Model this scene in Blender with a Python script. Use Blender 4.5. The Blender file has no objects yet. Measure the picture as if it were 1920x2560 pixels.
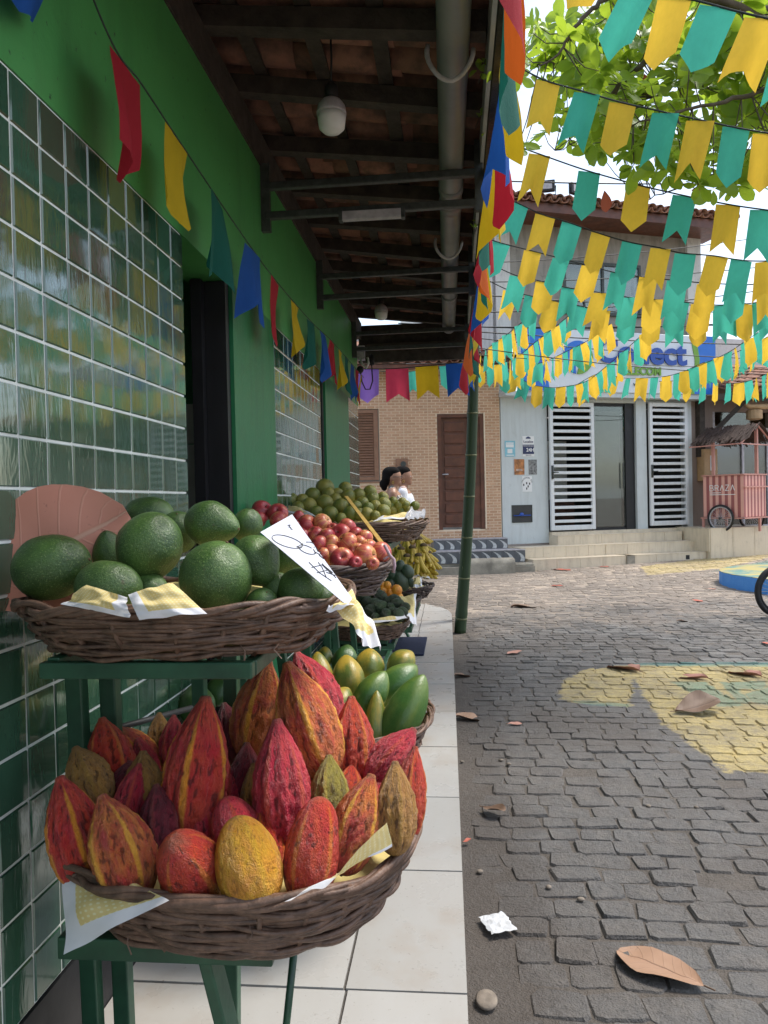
import bpy, math, random
from mathutils import Vector, Matrix, noise, Euler
R = random.Random(7)
D = bpy.data
COL = bpy.context.scene.collection
rad = math.radians
# ---------------------------------------------------------------- camera
FPX, PIT, ROL, YAW = 1870.0, .0143, -.0219, .0937
CAM = Vector((0, 0, 1.15))
def ray(px, py):
    xr, yr = px - 960, py - 1280
    a = xr*math.cos(ROL) + yr*math.sin(ROL); b = -xr*math.sin(ROL) + yr*math.cos(ROL)
    cx, zz = a/FPX, -b/FPX
    cy = math.cos(PIT) + zz*math.sin(PIT); Z = zz*math.cos(PIT) - math.sin(PIT)
    return Vector((cx*math.cos(YAW) - cy*math.sin(YAW), cx*math.sin(YAW) + cy*math.cos(YAW), Z))
def at(px, py, y): r = ray(px, py); return CAM + r*(y/r.y)          # a point of the place at depth y
def atx(px, py, x): r = ray(px, py); return CAM + r*(x/r.x)
def atz(px, py, z): r = ray(px, py); return CAM + r*((z-1.15)/r.z)
cd = D.cameras.new('camera'); cam = D.objects.new('camera', cd); COL.objects.link(cam)
fw = ray(960, 1280).normalized(); rt = (ray(961, 1280) - ray(960, 1280)).normalized(); up = rt.cross(fw)
m = Matrix((rt, up, -fw)).transposed().to_4x4(); m.translation = CAM; cam.matrix_world = m
cd.sensor_fit = 'VERTICAL'; cd.sensor_height = 36; cd.lens = 36*FPX/2560; cd.clip_start = .05; cd.clip_end = 2000
sc = bpy.context.scene; sc.camera = cam
# ---------------------------------------------------------------- world, sun, exposure
SUN_EL, SUN_AZ = 58, 62         # azimuth clockwise from +Y
w = D.worlds.new('World'); sc.world = w; w.use_nodes = True
nt = w.node_tree; nt.nodes.clear()
sky = nt.nodes.new('ShaderNodeTexSky'); sky.sky_type = 'NISHITA'; sky.sun_disc = False
sky.sun_elevation = rad(SUN_EL); sky.sun_rotation = rad(SUN_AZ); sky.air_density = 1.2; sky.dust_density = 2.0
tc = nt.nodes.new('ShaderNodeTexCoord'); mp = nt.nodes.new('ShaderNodeMapping'); mp.inputs['Scale'].default_value = (1, 1, 2.2)
cl = nt.nodes.new('ShaderNodeTexNoise'); cl.inputs['Scale'].default_value = 2.6; cl.inputs['Detail'].default_value = 7; cl.inputs['Roughness'].default_value = .55
rp = nt.nodes.new('ShaderNodeValToRGB'); rp.color_ramp.elements[0].position = .42; rp.color_ramp.elements[1].position = .66
rp.color_ramp.elements[0].color = (.05, .05, .05, 1)
mx = nt.nodes.new('ShaderNodeMix'); mx.data_type = 'RGBA'; mx.inputs['B'].default_value = (4.6, 4.9, 5.4, 1)
bg = nt.nodes.new('ShaderNodeBackground'); bg.inputs['Strength'].default_value = .10
wo = nt.nodes.new('ShaderNodeOutputWorld')
L = nt.links.new
L(tc.outputs['Generated'], mp.inputs['Vector']); L(mp.outputs[0], cl.inputs['Vector']); L(cl.outputs['Fac'], rp.inputs[0])
L(rp.outputs[0], mx.inputs['Factor']); L(sky.outputs[0], mx.inputs['A']); L(mx.outputs['Result'], bg.inputs[0]); L(bg.outputs[0], wo.inputs[0])
sl = D.lights.new('sun', 'SUN'); sl.energy = 1.5; sl.angle = rad(14); sl.color = (1, .95, .87)
so = D.objects.new('sun', sl); COL.objects.link(so)
sd = Vector((math.sin(rad(SUN_AZ))*math.cos(rad(SUN_EL)), math.cos(rad(SUN_AZ))*math.cos(rad(SUN_EL)), math.sin(rad(SUN_EL))))
so.rotation_euler = sd.to_track_quat('Z', 'Y').to_euler()
sc.view_settings.view_transform = 'Standard'; sc.view_settings.look = 'None'; sc.view_settings.gamma = 1
sc.view_settings.exposure = 1.6
sc.render.engine = 'CYCLES'
try: sc.cycles.max_bounces = 8; sc.cycles.transparent_max_bounces = 16
except Exception: pass
# ---------------------------------------------------------------- mesh helpers
WM = {}
class MB:
    def __init__(s): s.v = []; s.f = []; s.uv = None
    def add(s, v, f): o = len(s.v); s.v += [tuple(x) for x in v]; s.f += [tuple(i+o for i in q) for q in f]; return s
    def hexa(s, p): return s.add(p, [(0,3,2,1),(4,5,6,7),(0,1,5,4),(1,2,6,5),(2,3,7,6),(3,0,4,7)])
    def box(s, x0, x1, y0, y1, z0, z1, M=None):
        p = [Vector(q) for q in ((x0,y0,z0),(x1,y0,z0),(x1,y1,z0),(x0,y1,z0),(x0,y0,z1),(x1,y0,z1),(x1,y1,z1),(x0,y1,z1))]
        if M is not None: p = [M @ q for q in p]
        return s.hexa(p)
    def bar(s, a, b, wx, wz, up=(0,0,1)):                      # box beam between two points
        a = Vector(a); b = Vector(b); d = (b-a).normalized(); u = Vector(up)
        if abs(d.dot(u)) > .98: u = Vector((0,1,0))
        r = d.cross(u).normalized()*wx/2; u = r.cross(d).normalized()*wz/2
        return s.hexa([a-r-u, a+r-u, b+r-u, b-r-u, a-r+u, a+r+u, b+r+u, b-r+u])
    def tube(s, pts, r, n=8, closed=False, caps=True):
        pts = [Vector(p) for p in pts]; k = len(pts); rr = r if isinstance(r, (list, tuple)) else [r]*k
        o = len(s.v); prev = None
        for i, p in enumerate(pts):
            if closed: d = pts[(i+1) % k] - pts[i-1]
            else: d = pts[min(i+1, k-1)] - pts[max(i-1, 0)]
            d = d.normalized() if d.length > 1e-9 else Vector((0,0,1))
            if prev is None: a = d.orthogonal().normalized()
            else:
                a = prev - d*prev.dot(d); a = a.normalized() if a.length > 1e-6 else d.orthogonal().normalized()
            prev = a; b = d.cross(a)
            for j in range(n):
                t = 2*math.pi*j/n; s.v.append(tuple(p + (a*math.cos(t) + b*math.sin(t))*rr[i]))
        m = k if closed else k-1
        for i in range(m):
            for j in range(n):
                i2 = (i+1) % k; j2 = (j+1) % n
                s.f.append((o+i*n+j, o+i*n+j2, o+i2*n+j2, o+i2*n+j))
        if caps and not closed:
            s.f.append(tuple(o+j for j in range(n))[::-1]); s.f.append(tuple(o+(k-1)*n+j for j in range(n)))
        return s
    def rev(s, prof, n=16, M=None, caps=True):                 # prof: (r, z)
        o = len(s.v)
        for r, z in prof:
            for j in range(n):
                t = 2*math.pi*j/n; p = Vector((r*math.cos(t), r*math.sin(t), z)); p = M @ p if M is not None else p
                s.v.append(tuple(p))
        for i in range(len(prof)-1):
            for j in range(n): j2 = (j+1) % n; s.f.append((o+i*n+j, o+i*n+j2, o+(i+1)*n+j2, o+(i+1)*n+j))
        if caps: s.f.append(tuple(o+j for j in range(n))[::-1]); s.f.append(tuple(o+(len(prof)-1)*n+j for j in range(n)))
        return s
    def ell(s, c, r, n=16, M=None):
        prof = [(max(math.sin(math.pi*i/n), .004), -math.cos(math.pi*i/n)) for i in range(n+1)]
        T = Matrix.Translation(c) @ (M if M is not None else Matrix()) @ Matrix.Diagonal((r[0], r[1], r[2], 1))
        return s.rev(prof, n*2, T)
    def prism(s, pts, d, M=None):                              # polygon in XZ, extruded along +Y by d
        n = len(pts); v = [Vector((p[0], 0, p[1])) for p in pts] + [Vector((p[0], d, p[1])) for p in pts]
        if M is not None: v = [M @ q for q in v]
        return s.add(v, [tuple(range(n)), tuple(range(2*n-1, n-1, -1))] + [((i+1) % n, i, n+i, n+(i+1) % n) for i in range(n)])
    def grid(s, fn, nu, nv, uv=True):
        o = len(s.v)
        for i in range(nu+1):
            for j in range(nv+1): s.v.append(tuple(fn(i/nu, j/nv)))
        for i in range(nu):
            for j in range(nv): a = o+i*(nv+1)+j; s.f.append((a, a+nv+1, a+nv+2, a+1))
        if uv: s.uv = [(i/nu, j/nv) for i in range(nu+1) for j in range(nv+1)]
        return s
    def mesh(s, name, mat, smooth=False, bevel=0):
        me = D.meshes.new(name); me.from_pydata(s.v, [], s.f); me.validate()
        if s.uv and len(s.uv) == len(me.vertices):
            l = me.uv_layers.new(name='UVMap')
            for lp in me.loops: l.data[lp.index].uv = s.uv[lp.vertex_index]
        if mat: me.materials.append(mat)
        if smooth:
            for p in me.polygons: p.use_smooth = True
        return me
    def build(s, name, mat, parent=None, smooth=False, kind=None):
        return link(name, s.mesh(name, mat, smooth), parent, kind)
def link(name, me, parent=None, kind=None):
    o = D.objects.new(name, me); COL.objects.link(o)
    if parent is not None: attach(o, parent)
    if kind: o['kind'] = kind
    return o
def wmat(o): return WM.get(o.name, Matrix())
def attach(o, parent):                                         # the child is given in world coordinates
    o.parent = parent; o.matrix_parent_inverse = wmat(parent).inverted(); WM.setdefault(o.name, Matrix())
def put(o, M):                                                 # place an object (world matrix)
    if o.parent is None: o.matrix_world = M
    else: o.matrix_basis = M
    WM[o.name] = M.copy(); return o
def tag(o, label, cat, group=None):
    o['label'] = label; o['category'] = cat
    if group: o['group'] = group
    return o
def thing(name, label, cat, loc=(0,0,0), group=None, rot=(0,0,0)):
    o = D.objects.new(name, None); COL.objects.link(o); o.empty_display_size = .1
    o.location = loc; o.rotation_euler = rot
    WM[o.name] = Matrix.Translation(loc) @ Euler(rot).to_matrix().to_4x4()
    return tag(o, label, cat, group)
def struct(o): o['kind'] = 'structure'; return o
def lerp(a, b, t): return a + (b-a)*t
def beveled(o, wdt=.004, seg=2):
    b = o.modifiers.new('bevel', 'BEVEL'); b.width = wdt; b.segments = seg; b.limit_method = 'ANGLE'; return o
# ---------------------------------------------------------------- materials
class G:
    def __init__(s, name):
        s.m = D.materials.new(name); s.m.use_nodes = True; s.t = s.m.node_tree
        s.b = s.t.nodes['Principled BSDF']; s.o = s.t.nodes['Material Output']; s._c = {}
    def n(s, typ, **kw):
        x = s.t.nodes.new(typ)
        for k, v in kw.items(): setattr(x, k, v)
        return x
    def put(s, sock, v):
        if isinstance(v, bpy.types.NodeSocket): s.t.links.new(v, sock)
        else: sock.default_value = (v if not isinstance(v, tuple) or len(v) == 4 or sock.type == 'VECTOR' else v + (1,))
    def coord(s, k='Object'):
        if k not in s._c:
            if k == 'Pos': s._c[k] = s.n('ShaderNodeNewGeometry').outputs['Position']
            else: s._c[k] = s.n('ShaderNodeTexCoord').outputs[k]
        return s._c[k]
    def noise(s, sc, det=4, rough=.55, co=None, dist=0):
        x = s.n('ShaderNodeTexNoise'); s.put(x.inputs['Scale'], sc); s.put(x.inputs['Detail'], det); s.put(x.inputs['Roughness'], rough); s.put(x.inputs['Distortion'], dist)
        s.put(x.inputs['Vector'], co if co is not None else s.coord()); return x.outputs['Fac']
    def vor(s, sc, co=None, feat='F1', rnd=1.0):
        x = s.n('ShaderNodeTexVoronoi', feature=feat); s.put(x.inputs['Scale'], sc); s.put(x.inputs['Randomness'], rnd); s.put(x.inputs['Vector'], co if co is not None else s.coord())
        return x.outputs['Distance']
    def ramp(s, f, els):
        x = s.n('ShaderNodeValToRGB'); e = x.color_ramp.elements
        while len(e) < len(els): e.new(.5)
        for a, (p, c) in zip(e, els): a.position = p; a.color = (c if isinstance(c, tuple) else (c, c, c)) + (1,)
        s.put(x.inputs[0], f); return x.outputs[0]
    def mix(s, f, a, b, mode='MIX'):
        x = s.n('ShaderNodeMix', data_type='RGBA', blend_type=mode); s.put(x.inputs['Factor'], f); s.put(x.inputs['A'], a); s.put(x.inputs['B'], b); return x.outputs['Result']
    def math(s, op, a, b=0.0, c=None):
        x = s.n('ShaderNodeMath', operation=op); s.put(x.inputs[0], a); s.put(x.inputs[1], b)
        if c is not None: s.put(x.inputs[2], c)
        return x.outputs[0]
    def vmath(s, op, a, b):
        x = s.n('ShaderNodeVectorMath', operation=op); s.put(x.inputs[0], a); s.put(x.inputs[1], b)
        return x.outputs['Value'] if op in ('DOT_PRODUCT', 'DISTANCE', 'LENGTH') else x.outputs['Vector']
    def map(s, co, scale=(1,1,1), loc=(0,0,0), rot=(0,0,0)):
        x = s.n('ShaderNodeMapping'); x.inputs['Scale'].default_value = scale; x.inputs['Location'].default_value = loc; x.inputs['Rotation'].default_value = rot
        s.put(x.inputs['Vector'], co); return x.outputs[0]
    def attr(s, name): x = s.n('ShaderNodeAttribute', attribute_name=name); return x
    def rnd(s): return s.n('ShaderNodeObjectInfo').outputs['Random']
    def isl(s): return s.n('ShaderNodeNewGeometry').outputs['Random Per Island']
    def rco(s, amt=40, k='Object'):                             # coordinates shifted per object, so copies differ
        return s.vmath('ADD', s.coord(k), s.math('MULTIPLY', s.rnd(), amt))
    def bump(s, h, st=.3, d=.01):
        x = s.n('ShaderNodeBump'); s.put(x.inputs['Strength'], st); s.put(x.inputs['Distance'], d); s.put(x.inputs['Height'], h)
        s.t.links.new(x.outputs[0], s.b.inputs['Normal']); return x
    def set(s, col=None, rough=None, **kw):
        if col is not None: s.put(s.b.inputs['Base Color'], col)
        if rough is not None: s.put(s.b.inputs['Roughness'], rough)
        for k, v in kw.items(): s.put(s.b.inputs[k.replace('_', ' ')], v)
        return s.m
def plain(name, col, rough=.6, var=.18, sc=9, bump=.15, bsc=60, co='Object', metal=0, spec=.5, hue=None, bd=.004):
    g = G(name); c = g.rco(20, co) if co == 'Object' else g.coord(co)
    f = g.noise(sc, 5, .6, c)
    lo = tuple(x*(1-var) for x in col); hi = tuple(min(1, x*(1+var)) for x in (hue or col))
    cc = g.ramp(f, [(.3, lo), (.7, hi)])
    if bump: g.bump(g.noise(bsc, 4, .6, c), bump, bd)
    return g.set(cc, g.ramp(g.noise(sc*2.3, 3, .5, c), [(.2, max(0, rough-.1)), (.8, min(1, rough+.1))]), Metallic=metal, Specular_IOR_Level=spec)
def sheet(name, col, trans=.45, var=.1):                        # thin paper or cloth that lets light through
    g = G(name); f = g.noise(7, 4, .6, g.rco(30)); cr = g.noise(26, 5, .7, g.rco(31), 1.2)
    cc = g.mix(f, tuple(x*(1-var) for x in col), tuple(min(1, x*(1+var)) for x in col))
    bp = g.bump(cr, .25, .01)
    tr = g.n('ShaderNodeBsdfTranslucent'); g.put(tr.inputs[0], cc)
    g.set(cc, .75, Specular_IOR_Level=.2); ms = g.n('ShaderNodeMixShader'); ms.inputs[0].default_value = trans
    g.t.links.new(g.b.outputs[0], ms.inputs[1]); g.t.links.new(tr.outputs[0], ms.inputs[2]); g.t.links.new(ms.outputs[0], g.o.inputs[0]); return g.m
M = {}
def stained(name, col, dirt, rough=.8, amt=.6, sc=1.0, co='Object'):   # paint or plaster with rain streaks and grime
    g = G(name); c = g.coord(co); a = g.mix(g.noise(1.1*sc, 5, .6, c), tuple(x*.86 for x in col), tuple(min(1, x*1.08) for x in col))
    st = g.noise(3.2*sc, 6, .7, g.map(c, (2.2, 2.2, .28)), .3); a = g.mix(g.math('MULTIPLY', g.ramp(st, [(.47, 0.), (.74, 1.)]), amt), a, dirt)
    a = g.mix(g.math('MULTIPLY', g.ramp(g.noise(7*sc, 6, .75, c), [(.56, 0.), (.72, 1.)]), amt*.8), a, dirt); g.bump(g.noise(34, 5, .6, c), .2, .01); return g.set(a, rough)
ORD = ['first','second','third','fourth','fifth','sixth','seventh','eighth','ninth','tenth','eleventh','twelfth','thirteenth','fourteenth']
def rows(items, nrow):                                          # 'third from the left in the top row' for every (x, y) of a heap
    ys = sorted(y for _, y in items); cut = [ys[min(len(ys)-1, int(len(ys)*(i+1)/nrow))] for i in range(nrow-1)]; out = {}; nm = {2: ('upper', 'lower'), 3: ('upper', 'middle', 'lower'), 4: ('top', 'second', 'third', 'bottom')}[nrow]
    for r in range(nrow):
        mem = [i for i, (x, y) in enumerate(items) if sum(y >= c for c in cut) == r]; mem.sort(key=lambda i: items[i][0])
        for k, i in enumerate(mem): out[i] = '%s from the left in the %s row' % (ORD[k], nm[r])
    return out
# ================================================================ setting materials
def m_tile():
    g = G('green_glaze'); r = g.rnd()
    c = g.mix(r, (.022,.070,.042), (.045,.11,.068)); n = g.noise(14, 4, .6, g.rco(50))
    c = g.mix(g.math('MULTIPLY', n, .5), c, (.06,.14,.085))
    co = g.map(g.rco(50), (30, 30, 7)); w_ = g.noise(1.0, 3, .6, co, .6)
    g.bump(w_, .22, .006)
    return g.set(c, g.ramp(g.noise(5, 3, .5, g.rco(9)), [(.3, .06), (.8, .13)]), Specular_IOR_Level=.75, Coat_Weight=.7, Coat_IOR=1.6, Coat_Roughness=.05)
M['tile'] = m_tile()
M['grout'] = plain('white_grout', (.74,.76,.72), .85, .22, 6, .3, 90)
def m_green():
    g = G('green_wall_paint'); c = g.coord()
    a = g.mix(g.noise(2.2, 5, .6, c), (.055,.25,.065), (.085,.36,.10))
    a = g.mix(g.ramp(g.noise(34, 3, .7, c), [(.66, 0.), (.74, 1.)]), a, (.02,.06,.025))
    a = g.mix(g.math('MULTIPLY', g.ramp(g.noise(2.6, 6, .7, g.map(c, (2,2,.3))), [(.5, 0.), (.75, 1.)]), .55), a, (.03,.11,.035)); a = g.mix(g.ramp(g.vor(11, c), [(.015, 1.), (.03, 0.)]), a, (.35,.45,.36))
    g.bump(g.noise(25, 6, .6, c), .25, .006); return g.set(a, .42)
M['green'] = m_green(); M['pillar'] = stained('deep_green_pillar', (.014,.17,.062), (.008,.07,.03), .4, .6, 2)  # pillars get a deeper, more saturated green than the band
M['black'] = plain('black_door_paint', (.006,.006,.008), .5, .3, 5, .1)
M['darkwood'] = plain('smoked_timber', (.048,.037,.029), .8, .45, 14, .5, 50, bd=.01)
def m_clay(name, lo, hi, dirt):
    g = G(name); c = g.rco(30)
    a = g.mix(g.rnd(), lo, hi); a = g.mix(g.ramp(g.noise(9, 6, .65, c), [(.4, 0.), (.65, .85)]), a, dirt)
    g.bump(g.noise(60, 4, .6, c), .4, .005); return g.set(a, .85)
M['clay_under'] = m_clay('sooty_clay', (.24,.11,.075), (.34,.165,.11), (.06,.042,.033))
M['clay'] = m_clay('weathered_clay', (.30,.13,.08), (.42,.2,.13), (.10,.07,.055))
M['steel'] = plain('grey_painted_steel', (.055,.062,.058), .5, .35, 30, .2, 120, metal=.3)
M['pvc'] = plain('grey_pvc', (.20,.205,.195), .38, .2, 4, .06)
M['whiteplastic'] = plain('white_plastic', (.72,.72,.70), .35, .05, 6, 0)
M['greywhite'] = plain('dusty_white', (.42,.40,.42), .6, .3, 20, .2)
M['oldwhite0'] = plain('grey_white_fascia', (.50,.49,.47), .8, .25, 5, .2)
M['rubber'] = plain('black_rubber', (.012,.012,.013), .6, .2, 20, .1)
M['inside_wall'] = plain('inner_green', (.03,.22,.09), .7, .2, 3, .1)
M['inside_white'] = plain('inner_white', (.66,.64,.62), .6, .08, 3, .05)
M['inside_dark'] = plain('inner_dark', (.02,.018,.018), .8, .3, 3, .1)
def m_floor():
    g = G('pale_ceramic'); c = g.coord('Pos')
    a = g.mix(g.rnd(), (.355,.345,.325), (.415,.405,.385)); st = g.noise(3.2, 6, .65, g.map(c, (1, .35, 1)))
    a = g.mix(g.ramp(st, [(.42, 0.), (.75, .6)]), a, (.34,.31,.275))
    a = g.mix(g.ramp(g.noise(85, 3, .6, c), [(.66, 0.), (.75, .8)]), a, (.17,.14,.11))
    a = g.mix(g.ramp(g.noise(1.9, 5, .7, c), [(.52, 0.), (.72, .6)]), a, (.30,.235,.175))
    return g.set(a, g.ramp(g.noise(8, 4, .6, c), [(.3, .22), (.7, .42)]))
M['floor'] = m_floor()
M['joint'] = plain('dirty_joint', (.12,.10,.085), .9, .3, 20, .3)
M['kerb'] = plain('damp_concrete', (.075,.068,.06), .9, .45, 12, .6, 40, bd=.02)
# ---------------------------------------------------------------- the fruit shop
shop = thing('fruit_shop', 'green painted fruit shop with white-jointed dark green tiles and a clay tile eave', 'shop', (-.83, 2.2, 0))
WX = -.83
YS = [(-2.0, 2.264), (3.455, 4.671), (5.95, 6.58)]              # tiled stretches of the front
TY = [1.364, 3.455, 5.95]
tile_me = MB(); h = .0473; q = .0448
tile_me.add([(0,-h,-h),(0,h,-h),(0,h,h),(0,-h,h),(.0035,-q,-q),(.0035,q,-q),(.0035,q,q),(.0035,-q,q)],
            [(4,5,6,7),(0,1,5,4),(1,2,6,5),(2,3,7,6),(3,0,4,7)])
tile_me = tile_me.mesh('tile', M['tile'])
ntile = 0
for si, (y0, y1) in enumerate(YS):
    bk = MB(); bk.box(WX-.16, WX, y0, y1, .19, 1.992); seg = bk.build('tiled_wall', M['grout'], shop)
    pl = MB(); pl.box(WX-.16, WX+.006, y0, y1, 0, .187); pl.build('plinth', M['black'], shop)
    rest = MB(); k0 = math.floor((y0-TY[si])/.1013) if si == 0 else 0
    ky = k0
    while TY[si] + (ky+.5)*.1013 < y1:
        for j in range(-13, 5):
            yc = TY[si] + (ky+.5)*.1013; zc = 1.49 + (j+.5)*.1
            near = (si == 0 and ky >= -2) or (si == 1 and j >= -3)
            T = Matrix.Translation((WX+.0004, yc, zc)) @ Euler((0, R.gauss(0,.004), R.gauss(0,.006))).to_matrix().to_4x4()
            if near and ntile < 300:
                o = link('tile', tile_me, seg); put(o, T); ntile += 1
            else: rest.add([T @ v.co for v in tile_me.vertices], [tuple(p.vertices) for p in tile_me.polygons])
        ky += 1
    if rest.v: rest.build('small_tiles', M['tile'], seg, kind='stuff')
bd = MB(); bd.box(WX-.16, WX+.003, -2, 6.58, 1.994, 2.65); bd.build('green_band', M['green'], shop)
for y0, y1 in ((2.80, 3.453), (4.86, 5.948)):
    p = MB(); p.box(WX-.16, WX+.004, y0, y1, 0, 1.992); p.build('pillar', M['pillar'], shop)
for y0, y1 in ((2.266, 2.797), (4.673, 4.857)):                  # two dark doors folded against their jambs
    p = MB(); p.box(WX-.13, WX-.01, y1-.045, y1-.003, 0, 1.99); p.box(WX-.13, WX-.09, y1-.085, y1-.048, 0, 1.99); o = p.build('door', M['black'], shop)
    hnd = MB(); hnd.tube([(WX-.11, y1-.08, 1.0), (WX-.11, y1-.11, 1.0), (WX-.11, y1-.11, 1.12), (WX-.11, y1-.08, 1.12)], .007); hnd.build('handle', M['steel'], o, True)
# the room behind the first doorway
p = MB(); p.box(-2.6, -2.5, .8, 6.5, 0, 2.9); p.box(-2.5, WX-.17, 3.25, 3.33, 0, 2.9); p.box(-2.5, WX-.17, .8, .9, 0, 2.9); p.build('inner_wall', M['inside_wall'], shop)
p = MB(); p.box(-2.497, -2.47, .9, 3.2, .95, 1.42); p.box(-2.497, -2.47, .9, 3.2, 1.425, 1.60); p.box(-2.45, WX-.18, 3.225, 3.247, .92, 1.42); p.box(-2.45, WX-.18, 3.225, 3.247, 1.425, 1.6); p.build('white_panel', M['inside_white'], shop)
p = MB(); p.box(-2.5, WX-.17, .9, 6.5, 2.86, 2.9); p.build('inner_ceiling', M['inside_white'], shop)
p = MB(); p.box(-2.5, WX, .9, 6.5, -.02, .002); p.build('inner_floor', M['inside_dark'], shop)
# ---- clay tile eave
def rz(x): return 2.80 - (x - WX)*.135                            # underside of the roof, falling outwards
p = MB()
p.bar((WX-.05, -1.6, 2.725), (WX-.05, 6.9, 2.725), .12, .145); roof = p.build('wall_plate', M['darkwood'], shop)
yy = -1.4
while yy < 6.9:
    p = MB(); jw = R.uniform(-.03, .03); a = Vector((WX-.05, yy+jw, rz(WX-.05)+.03)); b = Vector((.14, yy-jw, rz(.14)+.03))
    wd = R.uniform(.055, .075)
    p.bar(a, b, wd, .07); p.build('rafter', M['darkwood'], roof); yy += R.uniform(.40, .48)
for x in (-.72, -.47, -.22, .02, .17):
    p = MB(); n = 9; 
    for i in range(n):
        y0 = -1.6+i*8.5/n; y1 = y0+8.5/n-.01; o_ = R.uniform(-.012, .012)
        p.bar((x+o_, y0, rz(x)+.083), (x+o_+R.uniform(-.01,.01), y1, rz(x)+.083), R.uniform(.045,.06), .022)
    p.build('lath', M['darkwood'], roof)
half = MB(); n = 8
for e, (r0, r1) in ((0, (.078, .088)), (.48, (.062, .072))):
    for rr in (r0, r1):
        for j in range(n+1): t = math.pi*j/n; half.v.append((e, rr*math.cos(t), rr*math.sin(t)))
k = n+1
for j in range(n):
    half.f += [(j, j+1, 2*k+j+1, 2*k+j), (k+j+1, k+j, 3*k+j, 3*k+j+1), (j+1, j, k+j, k+j+1), (2*k+j, 2*k+j+1, 3*k+j+1, 3*k+j)]
half.f += [(0, 2*k, 3*k, k), (n, k+n, 3*k+n, 2*k+n)]
half_me = half.mesh('roof_tile', M['clay_under'], True)
yc = -.9; cnt = 0
while yc < 6.95:
    for i, x in enumerate((.24, -.16, -.56)):
        for cov in (0, 1):
            if cov == 1 and i == 2 and False: continue
            T = Matrix.Translation((x + R.uniform(-.015,.015), yc + cov*.095 + R.uniform(-.008,.008), rz(x) + (.175 if not cov else .16) + (.03 if cov else 0)))
            sl_ = math.atan(.135) - .03
            T = T @ Euler((0, 0, math.pi)).to_matrix().to_4x4() @ Euler((0, sl_*-1, R.uniform(-.03,.03))).to_matrix().to_4x4() @ (Euler((math.pi, 0, 0)).to_matrix().to_4x4() if not cov else Matrix())
            o = link('roof_tile', half_me, roof); put(o, T)
    yc += .19

sheetv = [(-1.2,-1.6,rz(-1.2)+.30),(.12,-1.6,rz(.12)+.30),(.12,7.0,rz(.12)+.30),(-1.2,7.0,rz(-1.2)+.30),(-1.2,-1.6,rz(-1.2)+.33),(.12,-1.6,rz(.12)+.33),(.12,7.0,rz(.12)+.33),(-1.2,7.0,rz(-1.2)+.33)]
MB().hexa(sheetv).build('roof_bedding', M['darkwood'], shop)
# upper wall above the eave keeps the sky off the roof
p = MB(); p.box(WX-.7, WX-.20, -2, 6.6, 2.95, 4.2); p.build('parapet', M['green'], shop)
p = MB(); p.box(WX-.02, .14, 6.86, 6.90, 2.43, 2.60); p.box(WX-.02, .14, 6.905, 6.94, 2.60, 2.78); p.build('end_board', M['darkwood'], shop)
for y in (3.29, 4.64, 6.25):
    p = MB()
    for z in (2.56, 2.43): p.bar((WX+.02, y, z), (.125, y, z+.005), .032, .032)
    o = p.build('bracket', M['steel'], shop); beveled(o, .004)
    p = MB(); p.bar((WX+.018, y, 2.36), (WX+.018, y, 2.66), .05, .028, (0,1,0)); p.build('bracket_plate', M['steel'], shop)
    p = MB(); p.bar((.135, y, 2.40), (.135, y, 2.70), .035, .035, (0,1,0)); p.build('bracket_post', M['steel'], shop)
p = MB(); p.bar((.165, 1.0, 2.56), (.165, 6.9, 2.56), .02, .05); p.bar((.20, -1.6, 2.76), (.20, 6.95, 2.76), .03, .09); p.build('front_rail', M['darkwood'], shop)
p = MB(); pts = [(.05-.065*i/8, .2+6.3*i/8, 2.635) for i in range(9)]; p.tube(pts, .054, 20); pp = p.build('drain_pipe', M['pvc'], shop, True)
for y in (3.55, 3.75, 5.4): p = MB(); x = .05-.065*(y-.2)/6.3; p.tube([(x,y,2.635),(x,y+.07,2.635)], .059, 20); p.build('collar', M['pvc'], pp, True)
for y, s_ in ((2.45, 1), (4.25, 1)):
    p = MB(); x = .05-.065*(y-.2)/6.3
    p.tube([(x+.075*math.cos(t)-.01, y+.01*math.sin(3*t), 2.60+.09*math.sin(t)) for t in [math.pi*(.9+1.1*i/14) for i in range(15)]], .008, 8); p.build('pipe_strap', M['greywhite'], shop, True)
# junction box and hanging cable at the shop corner
p = MB(); p.box(-.81, -.745, 6.44, 6.5, 2.38, 2.50); p.build('junction_box', M['greywhite'], shop)
p = MB(); p.tube([(-.78,6.4,2.39),(-.76,6.38,2.33),(-.72,6.36,2.29),(-.70,6.36,2.33),(-.71,6.36,2.38)], .009, 6); p.build('conduit', M['whiteplastic'], shop, True)
p = MB(); p.tube([(-.69,6.5,2.44),(-.69,6.5,2.32),(-.685,6.5,2.2),(-.71,6.5,2.13),(-.75,6.5,2.13),(-.78,6.5,2.2),(-.79,6.5,2.3)], .006, 6); p.ell(Vector((-.79,6.48,2.30)), (.03,.03,.035), 8); p.box(-.71,-.67,6.48,6.52,2.34,2.42); p.build('cable_socket', M['rubber'], shop, True)
p = MB(); p.box(.142, .158, .8, 6.85, 2.60, 2.72); p.build('white_fascia', M['oldwhite0'], shop)
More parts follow.
